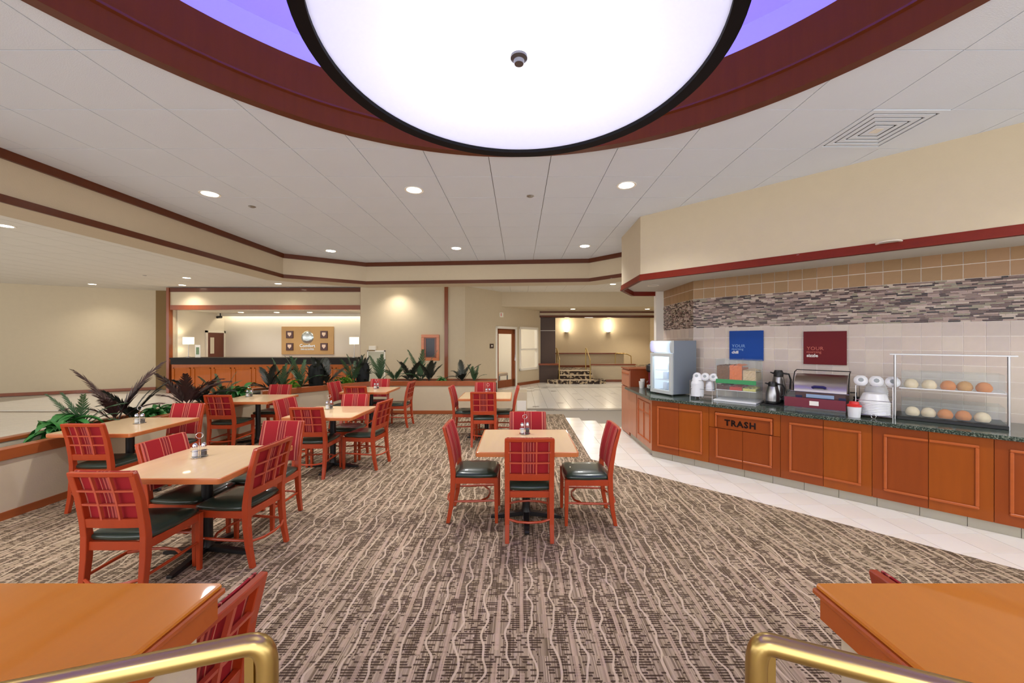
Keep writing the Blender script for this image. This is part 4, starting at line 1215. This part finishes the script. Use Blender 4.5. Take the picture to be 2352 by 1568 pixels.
# cereal dispenser
cd = on_counter('cereal_dispenser', 'clear acrylic cereal bin case with green shelf on a white tray', 'dispenser', .77, .34)
MB().box(-.02, .50, -.05, .36, 0, .022).build('tray', M['white_plastic'], cd, bevel=.004)
def ac_frame(mb, x0, x1, y0, y1, z0, z1, t_=.004):
    mb.box(x0, x0 + t_, y0, y1, z0, z1); mb.box(x1 - t_, x1, y0, y1, z0, z1); mb.box(x0, x1, y1 - t_, y1, z0, z1); mb.box(x0, x1, y0, y0 + t_, z0, z1); mb.box(x0, x1, y0, y1, z1 - t_, z1)
    return mb
ac_frame(MB(), 0, .49, 0, .32, .022, .565).build('case', M['acrylic'], cd)
MB().box(.0, .49, -.004, .32, .565, .575).build('lid', M['acrylic'], cd)
for k in range(4): MB().box(k * .1613, k * .1613 + .006, .001, .318, .16, .56).build('divider', M['acrylic'], cd)
MB().box(0, .49, -.006, .0, .245, .30).build('green_shelf_edge', mat('green_acrylic', (48, 142, 82), .3), cd)
MB().box(.005, .485, .005, .315, .245, .25).build('shelf', M['acrylic'], cd)
MB().box(.0, .49, -.006, .32, .15, .156).build('shelf', M['white_plastic'], cd)
cer = [(112, 66, 22), (226, 110, 44), (206, 178, 140)]
def cereal(x0, x1, y0, y1, z0, z1, col, nm):
    mb = MB(); n = 9; vs = []; fs = []
    for i in range(n + 1):
        for j in range(n + 1):
            vs.append((x0 + (x1 - x0) * i / n, y0 + (y1 - y0) * j / n, z1 + random.uniform(-.012, .012) - .02 * abs(i / n - .5)))
    for i in range(n):
        for j in range(n): a = i * (n + 1) + j; fs.append((a, a + n + 1, a + n + 2, a + 1))
    mb.add(vs, fs, 0, False)
    # front face bumpy
    vs = []; fs = []
    for i in range(n + 1):
        for j in range(n + 1):
            vs.append((x0 + (x1 - x0) * i / n, y0 + random.uniform(-.004, .004), z0 + (z1 - .008 - z0) * j / n))
    for i in range(n):
        for j in range(n): a = i * (n + 1) + j; fs.append((a, a + n + 1, a + n + 2, a + 1))
    mb.add(vs, fs, 0, False); mb.box(x0, x1, y0 + .005, y1, z0, z1 - .04)
    o = mb.build(nm, mat('cereal_%s_%d' % (nm, int(x0 * 1000 + z0 * 100)), col, .7, var=.45, vscale=70), cd); o['kind'] = 'stuff'; return o
for k in range(3):
    cereal(k * .1613 + .008, (k + 1) * .1613 - .002, .012, .30, .30, (.49, .50, .44)[k], cer[k], 'cereal')
    cereal(k * .1613 + .008, (k + 1) * .1613 - .002, .012, .30, .158, (.22, .21, .20)[k], [(90, 44, 30), (196, 52, 36), (214, 206, 120)][k], 'cereal')
for k in (.16, .33): mb = MB(); mb.lathe([(0, 0), (.008, 0), (.008, .02), (0, .022)], k, .02, .575, 8); mb.build('knob', M['acrylic'], cd)

# airpots
def airpot(s, d, r, h, rz, lab):
    t = on_counter('airpot', lab, 'coffee pot', s, d, rz, 'steel coffee pots', CZT + .022)
    mb = MB(); mb.lathe([(0, 0), (r, 0), (r, .02), (r * 1.0, h * .45), (r * .72, h * .78), (r * .62, h * .8)], 0, 0, 0, 24); mb.build('body', M['steel'], t)
    mb = MB(); mb.lathe([(0, -.001), (r * 1.03, -.001), (r * 1.03, .022), (r, .024)], 0, 0, 0, 24); mb.build('base_ring', M['black'], t)
    mb = MB(); mb.lathe([(r * .66, h * .77), (r * .66, h * .93), (r * .5, h), (0, h * 1.0)], 0, 0, 0, 24); mb.build('lid', M['black'], t)
    MB().tube([(r * .6, 0, h * .9), (r * 1.35, 0, h * .88), (r * 1.6, 0, h * .7), (r * 1.5, 0, h * .38), (r * .98, 0, h * .28)], .011, 8).build('handle', M['black'], t)
    MB().tube([(-r * .5, 0, h * .88), (-r * 1.1, 0, h * .93)], [.012, .007], 8).build('spout', M['black'], t)
tr = on_counter('drip_tray', 'flat black wire tray under the two steel coffee pots', 'tray', 1.43, .56)
MB().box(-.13, .15, -.22, .28, 0, .012).build('tray', M['black'], tr, bevel=.003)
m_ = MB()
for k in range(7): m_.tube([(-.12 + k * .043, -.21, .016), (-.12 + k * .043, .27, .016)], .003, 5)
m_.build('grate', M['black'], tr)
airpot(1.41, .50, .078, .27, .3, 'front steel coffee pot with black handle beside the cereal case')
airpot(1.43, .72, .085, .41, .3, 'taller rear steel coffee pot with black handle')
# cups pile next to airpot
gl = on_counter('glass_bowl', 'clear plastic bowl behind the airpots', 'bowl', 1.60, .62)
mb = MB(); mb.lathe([(0, 0), (.05, 0), (.09, .12), (.06, .2), (.055, .2), (.085, .12), (.045, .005), (0, .005)], 0, 0, 0, 20); mb.build('bowl', M['acrylic'], gl)

# roll-top chafer
ch = on_counter('roll_top_chafer', 'steel roll-top chafing dish with dark blue handle and navy front', 'chafing dish', 1.65, .28)
MB().box(.03, .50, .04, .46, .0, .21).build('cabinet', mat('chafer_base_brown', (96, 66, 66), .35), ch, bevel=.004)
MB().box(.14, .40, .03, .04, .02, .19).build('front_panel', M['navy'], ch)
MB().box(.14, .40, .025, .03, .15, .19).build('sign_strip', mat('pale_strip', (150, 170, 200), .4), ch)
MB().box(.035, .10, .03, .04, .02, .17).build('front_panel', M['navy'], ch); MB().box(.44, .505, .03, .04, .02, .17).build('front_panel', M['navy'], ch)
MB().tube([(-.015, .02, .215), (.535, .02, .215)], .006, 8).build('front_bar', M['chrome'], ch)
n = 12; lid = MB(); vs = []
for x in (.02, .51):
    for k in range(n + 1):
        a = PI * k / n * .9; vs.append((x, .25 - .22 * math.cos(a), .22 + .20 * math.sin(a)))
fs = [(k, n + 1 + k, n + 2 + k, k + 1) for k in range(n)] + [tuple(range(n, -1, -1)), tuple(range(n + 1, 2 * n + 2))]
lid.add(vs, fs, 0, True); lid = lid.build('lid', mat('brushed_steel', (176, 168, 168), .28, 1.0), ch, angle=50)
mb = MB(); mb.tube([(.205, -.005, .275), (.225, -.02, .285), (.305, -.02, .285), (.325, -.005, .275)], .016, 8); mb.build('handle', mat('handle_blue', (34, 30, 92), .3), lid)
for sx in (.005, .525):
    MB().tube([(sx, .10, .20), (sx, .06, .32), (sx, .16, .44), (sx, .30, .46)], .006, 6).build('side_bar', M['black'], ch)
MB().tube([(.005, .30, .46), (.525, .30, .46)], .006, 6).build('top_bar', M['black'], ch)
bj = on_counter('pump_jug', 'small black pump jug at the right end of the chafer', 'jug', 2.235, .40)
mb = MB(); mb.lathe([(0, 0), (.035, 0), (.04, .12), (.02, .17), (.03, .19), (0, .2)], 0, 0, 0, 16); mb.build('body', M['black'], bj)
MB().tube([(0, 0, .19), (0, 0, .235), (-.05, -.02, .235)], .009, 6).build('spout', M['black'], bj)
gd = on_counter('sneeze_panel', 'long maroon and clear acrylic guard strip before the chafer', 'panel', 1.61, .10)
MB().box(0, .56, 0, .004, 0, .055).build('clear_base', M['acrylic'], gd)
MB().box(0, .56, 0, .006, .055, .165).build('strip', M['maroon'], gd, bevel=.001)
MB().box(-.004, 0, -.004, .05, 0, .18).build('end_edge', M['acrylic'], gd)
MB().box(.24, .325, -.003, 0, .085, .135).build('label_plate', M['paper'], gd, bevel=.001)
MB().box(.02, .55, -.11, 0, 0, .004).build('foot_plate', M['acrylic'], gd)
rc = on_counter('lidded_cup', 'white plastic tub with red lid in front of the buffet sign', 'cup', 2.235, .14)
mb = MB(); mb.lathe([(0, 0), (.052, 0), (.062, .115), (0, .115)], 0, 0, 0, 20); mb.build('tub', M['white_plastic'], rc)
mb = MB(); mb.lathe([(0, .112), (.064, .112), (.064, .128), (.045, .14), (.04, .165), (0, .17)], 0, 0, 0, 20); mb.build('lid', M['red_plastic'], rc)
# bread case
bc = on_counter('bread_case', 'clear two-level bread case with silver posts at the right end', 'display case', 2.58, .32)
BW = .72
MB().box(-.02, BW, -.02, .40, 0, .035).build('base', M['black'], bc, bevel=.004)
MB().box(0, BW, .0, .38, .035, .045).build('shelf', M['acrylic'], bc)
MB().box(0, BW, .0, .38, .325, .333).build('shelf', M['white_plastic'], bc)
m_ = MB(); ac_frame(m_, .02, BW - .02, 0, .37, .045, .20); m_.build('lower_bin', M['acrylic'], bc)
m_ = MB(); ac_frame(m_, .02, BW - .02, 0, .37, .333, .50); m_.build('upper_bin', M['acrylic'], bc)
for a in (-.03, BW): 
    for b_ in (.0,): MB().tube([(a, b_, 0), (a, b_, .68)], .011, 10).build('post', M['steel'], bc)
MB().box(-.07, BW + .05, -.03, .10, .675, .687).build('top_guard', M['steel'], bc)
buncol = {'w': (226, 206, 172), 'o': (206, 128, 66), 'b': (196, 146, 84)}
for k, (xx, zz, cc, yy) in enumerate([(.10, .046, 'w', .07), (.215, .046, 'w', .08), (.33, .046, 'o', .07), (.45, .046, 'o', .08), (.57, .046, 'w', .07), (.09, .334, 'w', .08), (.22, .334, 'w', .07), (.35, .334, 'o', .08), (.46, .334, 'b', .09), (.58, .334, 'o', .07)]):
    p = Vector(cpt(2.58, .32)) + Vector((E.x * xx + NRM.x * yy, E.y * xx + NRM.y * yy, 0))
    r = .055
    mb = MB(); mb.lathe([(0, 0), (r * .8, 0), (r, .02), (r * .98, .045), (r * .7, .075), (r * .3, .088), (0, .09)], 0, 0, 0, 16)
    o = mb.build('bread_roll', mat('bun_%d' % k, buncol[cc], .7, var=.2, vscale=20), None, (p.x, p.y, CZT + zz))
    lev = 'lower' if zz < .2 else 'upper'
    tag(o, {'w': 'pale', 'o': 'orange-brown', 'b': 'golden'}[cc] + ' bread roll, ' + ['first', 'second', 'third', 'fourth', 'fifth'][k % 5] + ' from the left on the ' + lev + ' shelf of the bread case', 'bread roll', 'rolls in the bread case')

# ------------------------------------------------------------------ ceiling fixtures
M['lens'] = emit('downlight_lens', (255, 250, 240), 18.0)
M['lens2'] = emit('downlight_lens_warm', (255, 238, 208), 14.0)
def make_down(m_, r=.085):
    t = thing('ceiling_downlight', 'x', 'ceiling light')
    mb = MB(); mb.lathe([(r, -.002), (r + .025, -.006), (r + .027, 0), (r, .0)], 0, 0, 0, 28, closed=True); mb.build('trim_ring', M['white'], t)
    mb = MB(); mb.lathe([(0, -.003), (r, -.003)], 0, 0, 0, 28); mb.build('lens', m_, t)
    return t
dl = [None, None]
def downlight(x, y, z, power, lab, col=NEUT, kind=0, spot=2.35, grp='recessed ceiling lights'):
    if dl[kind] is None:
        dl[kind] = make_down((M['lens'], M['lens2'])[kind]); o = dl[kind]; o.location = (x, y, z - .001); o['label'] = lab; o['group'] = grp
    else: o = dup(dl[kind], (x, y, z - .001), 0, lab, grp)
    if power: point_light('downlight_beam', 'SPOT', (x, y, z - .03), power, col, .07, spot=spot, blend=.9)
names = ['left of the front row', 'middle of the front row', 'right of the front row', 'left of the back row', 'middle of the back row', 'right of the back row']
for k, (x, y) in enumerate([(-3.77, 4.70), (-1.247, 4.58), (1.238, 4.44), (-3.74, 7.66), (-1.211, 7.44), (1.24, 7.27)]):
    downlight(x, y, CZ, P_MAIN, 'recessed ceiling light above the tables, ' + names[k])
# unseen ones nearer and behind the camera (same grid)
for k, (x, y) in enumerate([(-3.8, 2.1), (3.7, 1.9), (-3.8, -1.2), (-1.2, -2.0), (1.2, -2.0), (3.7, -1.2)]):
    downlight(x, y, CZ, P_MAIN, 'recessed ceiling light behind or beside the camera, ' + ['beside the ring on the left', 'beside the ring on the right', 'behind left', 'behind middle left', 'behind middle right', 'behind right'][k])
lob = [(-9.4, 10.9, 'lobby ceiling light above the left plants'), (-13.4, 12.1, 'lobby ceiling light at the left wall'), (-10.75, 12.3, 'lobby ceiling light before the left desk post'), (-7.5, 12.0, 'lobby ceiling light before the middle of the desk'),
       (-3.9, 12.05, 'lobby ceiling light before the framed notice'), (.65, 12.3, 'lobby ceiling light left of two before the header'), (2.95, 12.1, 'lobby ceiling light right of two before the header'), (-8.0, 6.0, 'lobby ceiling light left of the planter')]
for x, y, lab in lob: downlight(x, y, CZ, P_LOBBY, lab, WARM, 1, 2.3, 'lobby ceiling lights')
for k, x in enumerate((-10.1, -8.8, -7.6)): downlight(x, 14.0, 2.758, P_DESK, 'reception ceiling light, ' + ('left', 'middle', 'right')[k] + ' of three', WARM, 1, 2.3, 'reception ceiling lights')
for k, x in enumerate((2.1, 5.0)): downlight(x, 15.0, 2.964, P_FAR, 'light under the header before the stairs, ' + ('left', 'right')[k], WARM, 1, 2.4, 'lights under the header')
point_light('alcove_light', 'SPOT', (5.6, 18.3, 2.9), 110, (1, .86, .66), .1, spot=2.2, blend=.6)
point_light('alcove_light', 'POINT', (3.2, 17.6, 2.6), 22, WARM, .2)
# cove light washing the reception back wall (light strip mesh behind the dropped ceiling edge)
M['cove_led'] = emit('reception_cove_tube', (255, 244, 214), 9.0)
cv = MB().box(XL + .3, XR - .1, 14.78, 14.83, 2.74, 2.77).build('cove_light_tube', M['cove_led'])
tag(cv, 'long warm light tube washing the reception back wall', 'cove light')
struct(MB().box(XL, XR, 14.66, 14.70, 2.66, 2.80).build('trim_3', M['wall_inner']))
# unlit soffit can rings
for k, (x, y) in enumerate([(3.55, 3.70), (3.13, 4.30), (2.28, 6.55), (2.5, 5.25)]):
    t = thing('soffit_light', 'unlit recessed light ring under the buffet soffit, ' + ['nearest', 'second', 'farthest', 'third'][k], 'ceiling light', (x, y, 2.652), 0, 'unlit soffit lights')
    mb = MB(); mb.lathe([(.07, -.001), (.095, -.006), (.098, 0), (.07, 0)], 0, 0, 0, 28, closed=True); mb.build('trim_ring', M['white'], t)
    mb = MB(); mb.lathe([(0, -.0008), (.07, -.0008)], 0, 0, 0, 28); mb.build('lens', M['soffit'], t)
# smoke/sprinkler discs
for k, (x, y) in enumerate([(.14, 4.77), (-3.56, 5.14), (-10.2, 10.5)]):
    t = thing('sprinkler_head', ['small grey ceiling sprinkler disc, middle of the room', 'small grey ceiling sprinkler disc beside the left ceiling light', 'small ceiling sprinkler over the lobby'][k], 'sprinkler', (x, y, CZ), 0, 'ceiling sprinklers')
    mb = MB(); mb.lathe([(0, -.012), (.03, -.012), (.045, -.003), (.045, 0)], 0, 0, 0, 20); mb.build('disc', M['steel'], t)
# air diffuser
X0, Y0 = -0.297 + DIFF[0] * CT, 3.60 + DIFF[1] * CT
df = thing('air_diffuser', 'square stepped ceiling air vent on the right', 'ceiling vent', (X0 + CT / 2, Y0 + CT / 2, CZ), 0)
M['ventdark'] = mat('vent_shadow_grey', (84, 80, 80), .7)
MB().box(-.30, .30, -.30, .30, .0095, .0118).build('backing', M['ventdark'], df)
for k in range(5):
    h0 = .301 - k * .056; h1 = h0 - .040
    lv = MB()
    for (a, b, c, d) in ((-h0, h0, -h0, -h1), (-h0, h0, h1, h0), (-h0, -h1, -h1, h1), (h1, h0, -h1, h1)): lv.box(a, b, c, d, -.004 + .001 * k, .004)
    lv.build('louver', M['ceil'], df)
MB().box(-.035, .035, -.035, .035, -.002, .004).build('centre_plate', M['white'], df)

# ------------------------------------------------------------------ reception items
rx, ry = -8.21, 14.995
sg = thing('reception_sign', 'tan backboard with silver round emblem, lettering and four framed plaques behind the desk', 'sign', (rx, ry, 1.2))
M['tanboard'] = mat('tan_board', (192, 152, 96), .5, var=.1, vscale=3)
MB().box(-1.01, 1.01, -.04, 0, 0, 1.08).build('board', M['tanboard'], sg, bevel=.004)
M['silver'] = mat('silver_emblem', (196, 204, 204), .25, .8)
T = Matrix.Translation((0, -.04, .66)) @ Matrix.Rotation(PI / 2, 4, 'X')
mb = MB(); mb.lathe([(0, .04), (.14, .034), (.22, .015), (.24, 0)], 0, 0, 0, 28, 0, T); em_ = mb.build('emblem', M['silver'], sg)
for k in range(4):
    z = .56 + k * .06; mb = MB(); mb.tube([(-.14 + k * .02, -.075, z), (0, -.085, z - .02), (.17 - k * .01, -.07, z + .04)], .006, 6); mb.build('swirl', M['white'], em_)
text('Comfort', .17, M['silver'], (0, -.045, .28), (PI / 2, 0, 0), sg, ext=.004, ax='CENTER')
text('INN & SUITES', .085, M['silver'], (0, -.045, .17), (PI / 2, 0, 0), sg, ext=.004, ax='CENTER')
M['plaquewood'] = mat('plaque_dark_frame', (74, 30, 14), .35)
for k, (a, b) in enumerate([(-.68, .77), (.65, .77), (-.68, .30), (.65, .30)]):
    t = thing('plaque', 'dark framed award plaque, ' + ['upper left', 'upper right', 'lower left', 'lower right'][k] + ' on the tan reception board', 'plaque', (rx + a, ry - .04, 1.2 + b), 0, 'plaques on the reception board')
    MB().box(-.14, .14, -.03, 0, -.14, .14).build('frame', M['plaquewood'], t, bevel=.006)
    MB().add([(-.07, -.034, .08), (.07, -.034, .08), (.07, -.034, 0), (0, -.034, -.08), (-.07, -.034, 0), (-.07, -.028, .08), (.07, -.028, .08), (.07, -.028, 0), (0, -.028, -.08), (-.07, -.028, 0)], [(0, 4, 3, 2, 1)] + [(q, (q + 1) % 5, 5 + (q + 1) % 5, 5 + q) for q in range(5)]).build('shield', mat('shield_cream_%d' % k, (232, 204, 180), .5), t)
# interior door on left wall of reception
dd = MB().box(-11.47, -11.44, 14.15, 14.93, 0, 2.03).build('door_2', mat('maroon_door', (104, 56, 42), .45)); struct(dd)
fr2 = MB(); fr2.box(-11.47, -11.42, 14.08, 14.15, 0, 2.10); fr2.box(-11.47, -11.42, 14.93, 14.99, 0, 2.10); fr2.box(-11.47, -11.42, 14.08, 14.99, 2.03, 2.10); fr2.build('door_frame', M['white'], dd)
MB().box(-11.44, -11.43, 14.27, 14.45, 1.25, 1.85).build('door_window', mat('door_lite', (214, 206, 186), .3), dd)
def table_lamp(x, y, z, lab):
    t = thing('table_lamp', lab, 'lamp', (x, y, z), 0, 'lamps on the reception desk')
    mb = MB(); mb.lathe([(0, 0), (.08, 0), (.08, .015), (.01, .03), (.008, .46)], 0, 0, 0, 16); mb.build('base', M['steel'], t)
    mb = MB(); mb.lathe([(.15, .44), (.15, .68)], 0, 0, 0, 24); mb.build('lamp_shade', M['lshade'], t)
    point_light('lamp_bulb', 'POINT', (0, 0, .56), 5, (1, .86, .6), .05, parent=t)
lm, N, L, B = new_mat('lamp_shade_lit'); B.inputs['Base Color'].default_value = (.9, .85, .7, 1); B.inputs['Emission Color'].default_value = (1, .9, .68, 1); B.inputs['Emission Strength'].default_value = .9
M['lshade'] = lm
table_lamp(-11.15, 13.0, 1.167, 'lit table lamp with white shade at the left end of the reception desk')
table_lamp(-5.55, 12.98, 1.167, 'lit table lamp with white shade at the right end of the reception desk')
fs_ = thing('framed_card', 'small white framed card with green print standing on the desk', 'card', (-10.75, 12.9, 1.167), 0)
MB().box(-.09, .09, -.01, .01, 0, .42).build('frame', M['white'], fs_, bevel=.003)
MB().box(-.05, .05, -.014, -.01, .1, .34).build('print', mat('green_print', (112, 136, 100), .6, var=.6, vscale=20), fs_)
cm_ = thing('security_camera', 'small black security camera under the reception ceiling', 'camera', (-11.2, 14.4, 2.6), 0)
MB().tube([(0, -.1, 0), (0, .1, .02)], .045, 12).build('body', M['black'], cm_); MB().tube([(0, .05, .02), (0, .05, .16)], .02, 8).build('mount', M['black'], cm_)
# objects on the wall behind the planter
nf = thing('notice_frame', 'orange wood framed dark notice board on the wall behind the planter', 'picture frame', (-2.87, 12.5, 1.08), 0)
nfm = MB()
for bx in [(-.29, .29, .75, .84), (-.29, .29, 0, .09), (-.29, -.20, .09, .75), (.20, .29, .09, .75)]: nfm.box(bx[0], bx[1], -.05, 0, bx[2], bx[3])
nfm.build('frame', M['edge'], nf, bevel=.006)
nfm = MB()
for bx in [(-.20, .20, .72, .75), (-.20, .20, .09, .12), (-.20, -.14, .12, .72), (.14, .20, .12, .72)]: nfm.box(bx[0], bx[1], -.035, 0, bx[2], bx[3])
nfm.build('inner_frame', M['trim_v'], nf)
MB().box(-.14, .14, -.02, 0, .12, .72).build('notice', mat('dark_notice', (44, 38, 44), .25, var=.4, vscale=5), nf)
ap = thing('access_panel', 'white framed pale panel low on the wall behind the palms', 'panel', (-4.62, 12.5, .38), 0)
m_ = MB()
for bx in [(-.29, .29, .99, 1.03), (-.29, -.26, 0, 1.03), (.26, .29, 0, 1.03)]: m_.box(bx[0], bx[1], -.04, 0, bx[2], bx[3])
m_.build('frame', M['white'], ap); MB().box(-.26, .26, -.015, 0, 0, .99).build('panel', mat('pale_grey_green', (190, 186, 164), .6), ap)
sv = thing('wall_shelf_unit', 'small pale box with dark underside above the access panel', 'box', (-4.72, 12.5, 1.42), 0)
MB().box(-.12, .10, -.10, 0, 0, .14).build('body', M['wall_inner'], sv, bevel=.01); MB().box(-.12, .06, -.11, 0, -.03, 0).build('slot', M['olive'], sv)
p = Tdoor @ Vector((1.31, -.02, 1.52)); t = thing('room_plate', 'small dark room sign left of the glass door', 'sign', tuple(p), AA)
MB().box(-.10, .10, 0, .02, -.06, .10).build('plate', M['brown'], t, bevel=.003); MB().box(-.035, .035, -.003, 0, .0, .05).build('symbol', M['paper'], t)
p = Tdoor @ Vector((1.84, -.04, 2.58)); t = thing('alarm_box', 'small white alarm box on the wall above the glass door', 'alarm', tuple(p), AA)
MB().box(-.09, .09, 0, .04, 0, .17).build('case', M['white'], t, bevel=.006); MB().box(-.06, -.03, -.004, 0, .03, .14).build('strobe', M['red_plastic'], t)

# ------------------------------------------------------------------ plants
def frond_mesh(L_, bend, nl, lw, ll, m_, droop=.35, rnd=0.15):
    # feather palm frond: spine in +x/+z plane, leaflets both sides
    mb = MB(); sp = []
    n = 10
    for k in range(n + 1):
        t = k / n; a = bend * t
        sp.append(Vector((L_ * t * math.sin(.10 + a * .75) * .9, 0, L_ * t * math.cos(.1 + a * .85))))
    mb.tube(sp, [max(.0015, .006 * (1 - k / n)) for k in range(n + 1)], 5)
    for k in range(nl):
        t = .22 + .78 * k / nl; i = min(n - 1, int(t * n)); fr_ = t * n - i
        p = sp[i].lerp(sp[i + 1], fr_); tan = (sp[i + 1] - sp[i]).normalized()
        l = ll * (math.sin(PI * min(1, .25 + t * .75)) * .8 + .25) * random.uniform(1 - rnd, 1 + rnd)
        for sy in (-1, 1):
            d = (tan * 1.1 + Vector((0, sy * .62, 0)) + Vector((0, 0, -droop * random.random()))).normalized()
            w_ = tan.cross(d).cross(d).normalized() * lw
            up = d.cross(w_).normalized() * .001
            mb.add([tuple(p - w_ * .5), tuple(p + w_ * .5), tuple(p + d * l * .6 + w_ * .5), tuple(p + d * l), tuple(p + d * l * .6 - w_ * .5)], [(0, 1, 2, 3, 4)], 0, False)
    return mb.mesh('frond', m_)
def leaf_mesh(L_, W_, m_, bend=.6):
    mb = MB(); n = 6; vs = []; fs = []
    for k in range(n + 1):
        t = k / n; a = bend * t; c = Vector((L_ * t * math.sin(.5 + a), 0, L_ * t * math.cos(.5 + a))); w_ = W_ * math.sin(PI * min(1, t * .93 + .07)) ** .8
        vs += [tuple(c + Vector((0, -w_, .01))), tuple(c + Vector((0, 0, -.01))), tuple(c + Vector((0, w_, .01)))]
    for k in range(n):
        for q in (0, 1): a = k * 3 + q; fs.append((a, a + 1, a + 4, a + 3))
    mb.add(vs, fs, 0, True); return mb.mesh('leaf', m_)
FM = {
    'dark': [frond_mesh(.70, .5, 28, .016, .17, M['palmdark']), frond_mesh(.6, 1.1, 26, .016, .16, M['palmdark'])],
    'purple': [frond_mesh(.85, .45, 32, .016, .18, M['palmpurple']), frond_mesh(.7, .9, 26, .016, .16, M['palmpurple'])],
    'greenp': [frond_mesh(.72, .3, 26, .012, .14, M['palmgreen']), frond_mesh(.6, .9, 24, .012, .13, M['palmgreen'])],
}
LM = {'green': [leaf_mesh(.26, .045, M['green'], 1.2), leaf_mesh(.2, .04, M['green'], 1.6)], 'lime': [leaf_mesh(.2, .02, M['lime'], 1.0), leaf_mesh(.16, .02, M['lime'], 1.5)]}
def plant(kind, x, y, z, sc_, label, n=None, ang=None):
    isf = kind in FM
    t = thing({'dark': 'palm_plant', 'purple': 'palm_plant', 'greenp': 'palm_plant', 'green': 'leafy_plant', 'lime': 'leafy_plant'}[kind], label, 'plant', (x, y, z), 0, 'plants in the planter')
    ms = FM[kind] if isf else LM[kind]
    n = n or (7 if isf else 54)
    mbk = MB(); mbk.lathe([(0, 0), (.035, 0), (.03, .05), (0, .06)], 0, 0, -.02, 8); mbk.build('root_crown', M['palmdark'], t)
    for k in range(n):
        o = bpy.data.objects.new('frond' if isf else 'leaf', ms[random.randrange(2)]); C.objects.link(o); o.parent = t
        a = (ang + random.uniform(-.6, .6)) if (ang is not None and k < 3) else 2 * PI * k / n + random.uniform(-.3, .3)
        tilt = random.uniform(-.1, .4) if isf else random.uniform(-.5, .6)
        o.rotation_euler = Euler((0, tilt, a)); s_ = sc_ * (1.25 if isf else 1.15) * random.uniform(.75, 1.1); o.scale = (s_, s_, s_)
        if not isf: o.location = (random.uniform(-.05, .05), random.uniform(-.08, .08), random.uniform(-.02, .20) * sc_)
    return t
def along(seg, t, off=.27):
    a, b = Vector(PP[seg]), Vector(PP[seg + 1]); d = (b - a).normalized(); nn = Vector((-d.y, d.x)); p = a + (b - a) * t + nn * off
    return p.x, p.y
z1, z2 = .60, .67
def Y1(y): return (y - PP[0][1]) / (PP[1][1] - PP[0][1])
lst = [
    ('green', 4.35, .95, 'big bright green leafy plant at the left edge of the picture'),
    ('greenp', 4.55, .7, 'feathery green palm at the left edge behind the leafy plant'),
    ('purple', 4.95, .85, 'tall dark purple palm, leftmost, arching to the right'),
    ('dark', 5.15, .7, 'dark spiky palm behind the left shaker caddy'),
    ('green', 5.45, .7, 'round green bush between two dark palms on the left'),
    ('green', 5.75, .65, 'smaller green bush before the baseboard on the left'),
    ('purple', 6.0, .9, 'dark purple palm pointing up at the left desk post'),
    ('dark', 6.3, .8, 'dark palm leaning right under the left end of the desk'),
    ('greenp', 6.7, .75, 'thin palm with drooping fronds under the desk panels'),
    ('green', 7.15, 1.0, 'bushy bright green plant behind the planter bend chair'),
]
for kind, yy, s_, lab in lst:
    x, y = along(0, Y1(yy)); plant(kind, x, y, z1, s_, lab, None, (0.6 if kind in FM else None))
lst = [('dark', .10, .8, 'dark bushy palm at the start of the diagonal planter'), ('greenp', .20, .82, 'tall upright green palm on the diagonal planter'), ('lime', .28, .8, 'small lime plant low in the diagonal planter'),
       ('greenp', .36, .86, 'tall thin palm just left of the first dark column plant'), ('dark', .60, .8, 'dark arching palm right of the first dark column plant'), ('green', .68, .6, 'low green bush in the diagonal planter'),
       ('lime', .80, .85, 'lime green spreading plant before the desk panels'), ('greenp', .89, .95, 'arching green palm left of the second dark column plant')]
for kind, tt, s_, lab in lst:
    x, y = along(1, tt); plant(kind, x, y, z2, s_, lab)
lst = [('greenp', .05, .8, 'feathery palm before the white framed panel'), ('greenp', .17, .85, 'upright feathery palm right of the white framed panel'), ('dark', .29, .8, 'narrow dark palm between feathery palms'), ('greenp', .38, 1.0, 'tallest feathery palm behind the rear left table'),
       ('dark', .45, .7, 'drooping dark palm beside the tallest feathery palm'), ('green', .55, .6, 'green leafy bush below the framed notice'), ('dark', .72, .72, 'dark spiky plant at the foot of the wood wall strip'), ('greenp', .82, .65, 'last grey green palm at the right end of the planter')]
for kind, tt, s_, lab in lst:
    x, y = along(2, tt); plant(kind, x, y, z2, s_, lab)
for k, tt in enumerate((.50, .985)):
    x, y = along(1, tt)
    t = thing('shaggy_plant', ['thick dark column-shaped plant before the middle of the desk', 'thick dark column-shaped plant before the right desk post'][k], 'plant', (x, y, z2), 0, 'dark column plants')
    mb = MB(); mb.lathe([(0, 0), (.13, 0), (.15, .2), (.15, .42), (.11, .52), (0, .55)], 0, 0, 0, 18); mb.build('trunk', mat('trunk_black_%d' % k, (20, 22, 20), .9, bump=.5, bscale=60), t)
    for q in range(30):
        o = bpy.data.objects.new('frond', FM['dark'][q % 2]); C.objects.link(o); o.parent = t
        a = 2 * PI * q / 15; r_ = .10
        o.location = (r_ * math.cos(a), r_ * math.sin(a), random.uniform(.0, .22) + (.22 if q > 14 else 0)); o.rotation_euler = Euler((0, random.uniform(-.3, .05), a)); o.scale = (.42, .42, .42)
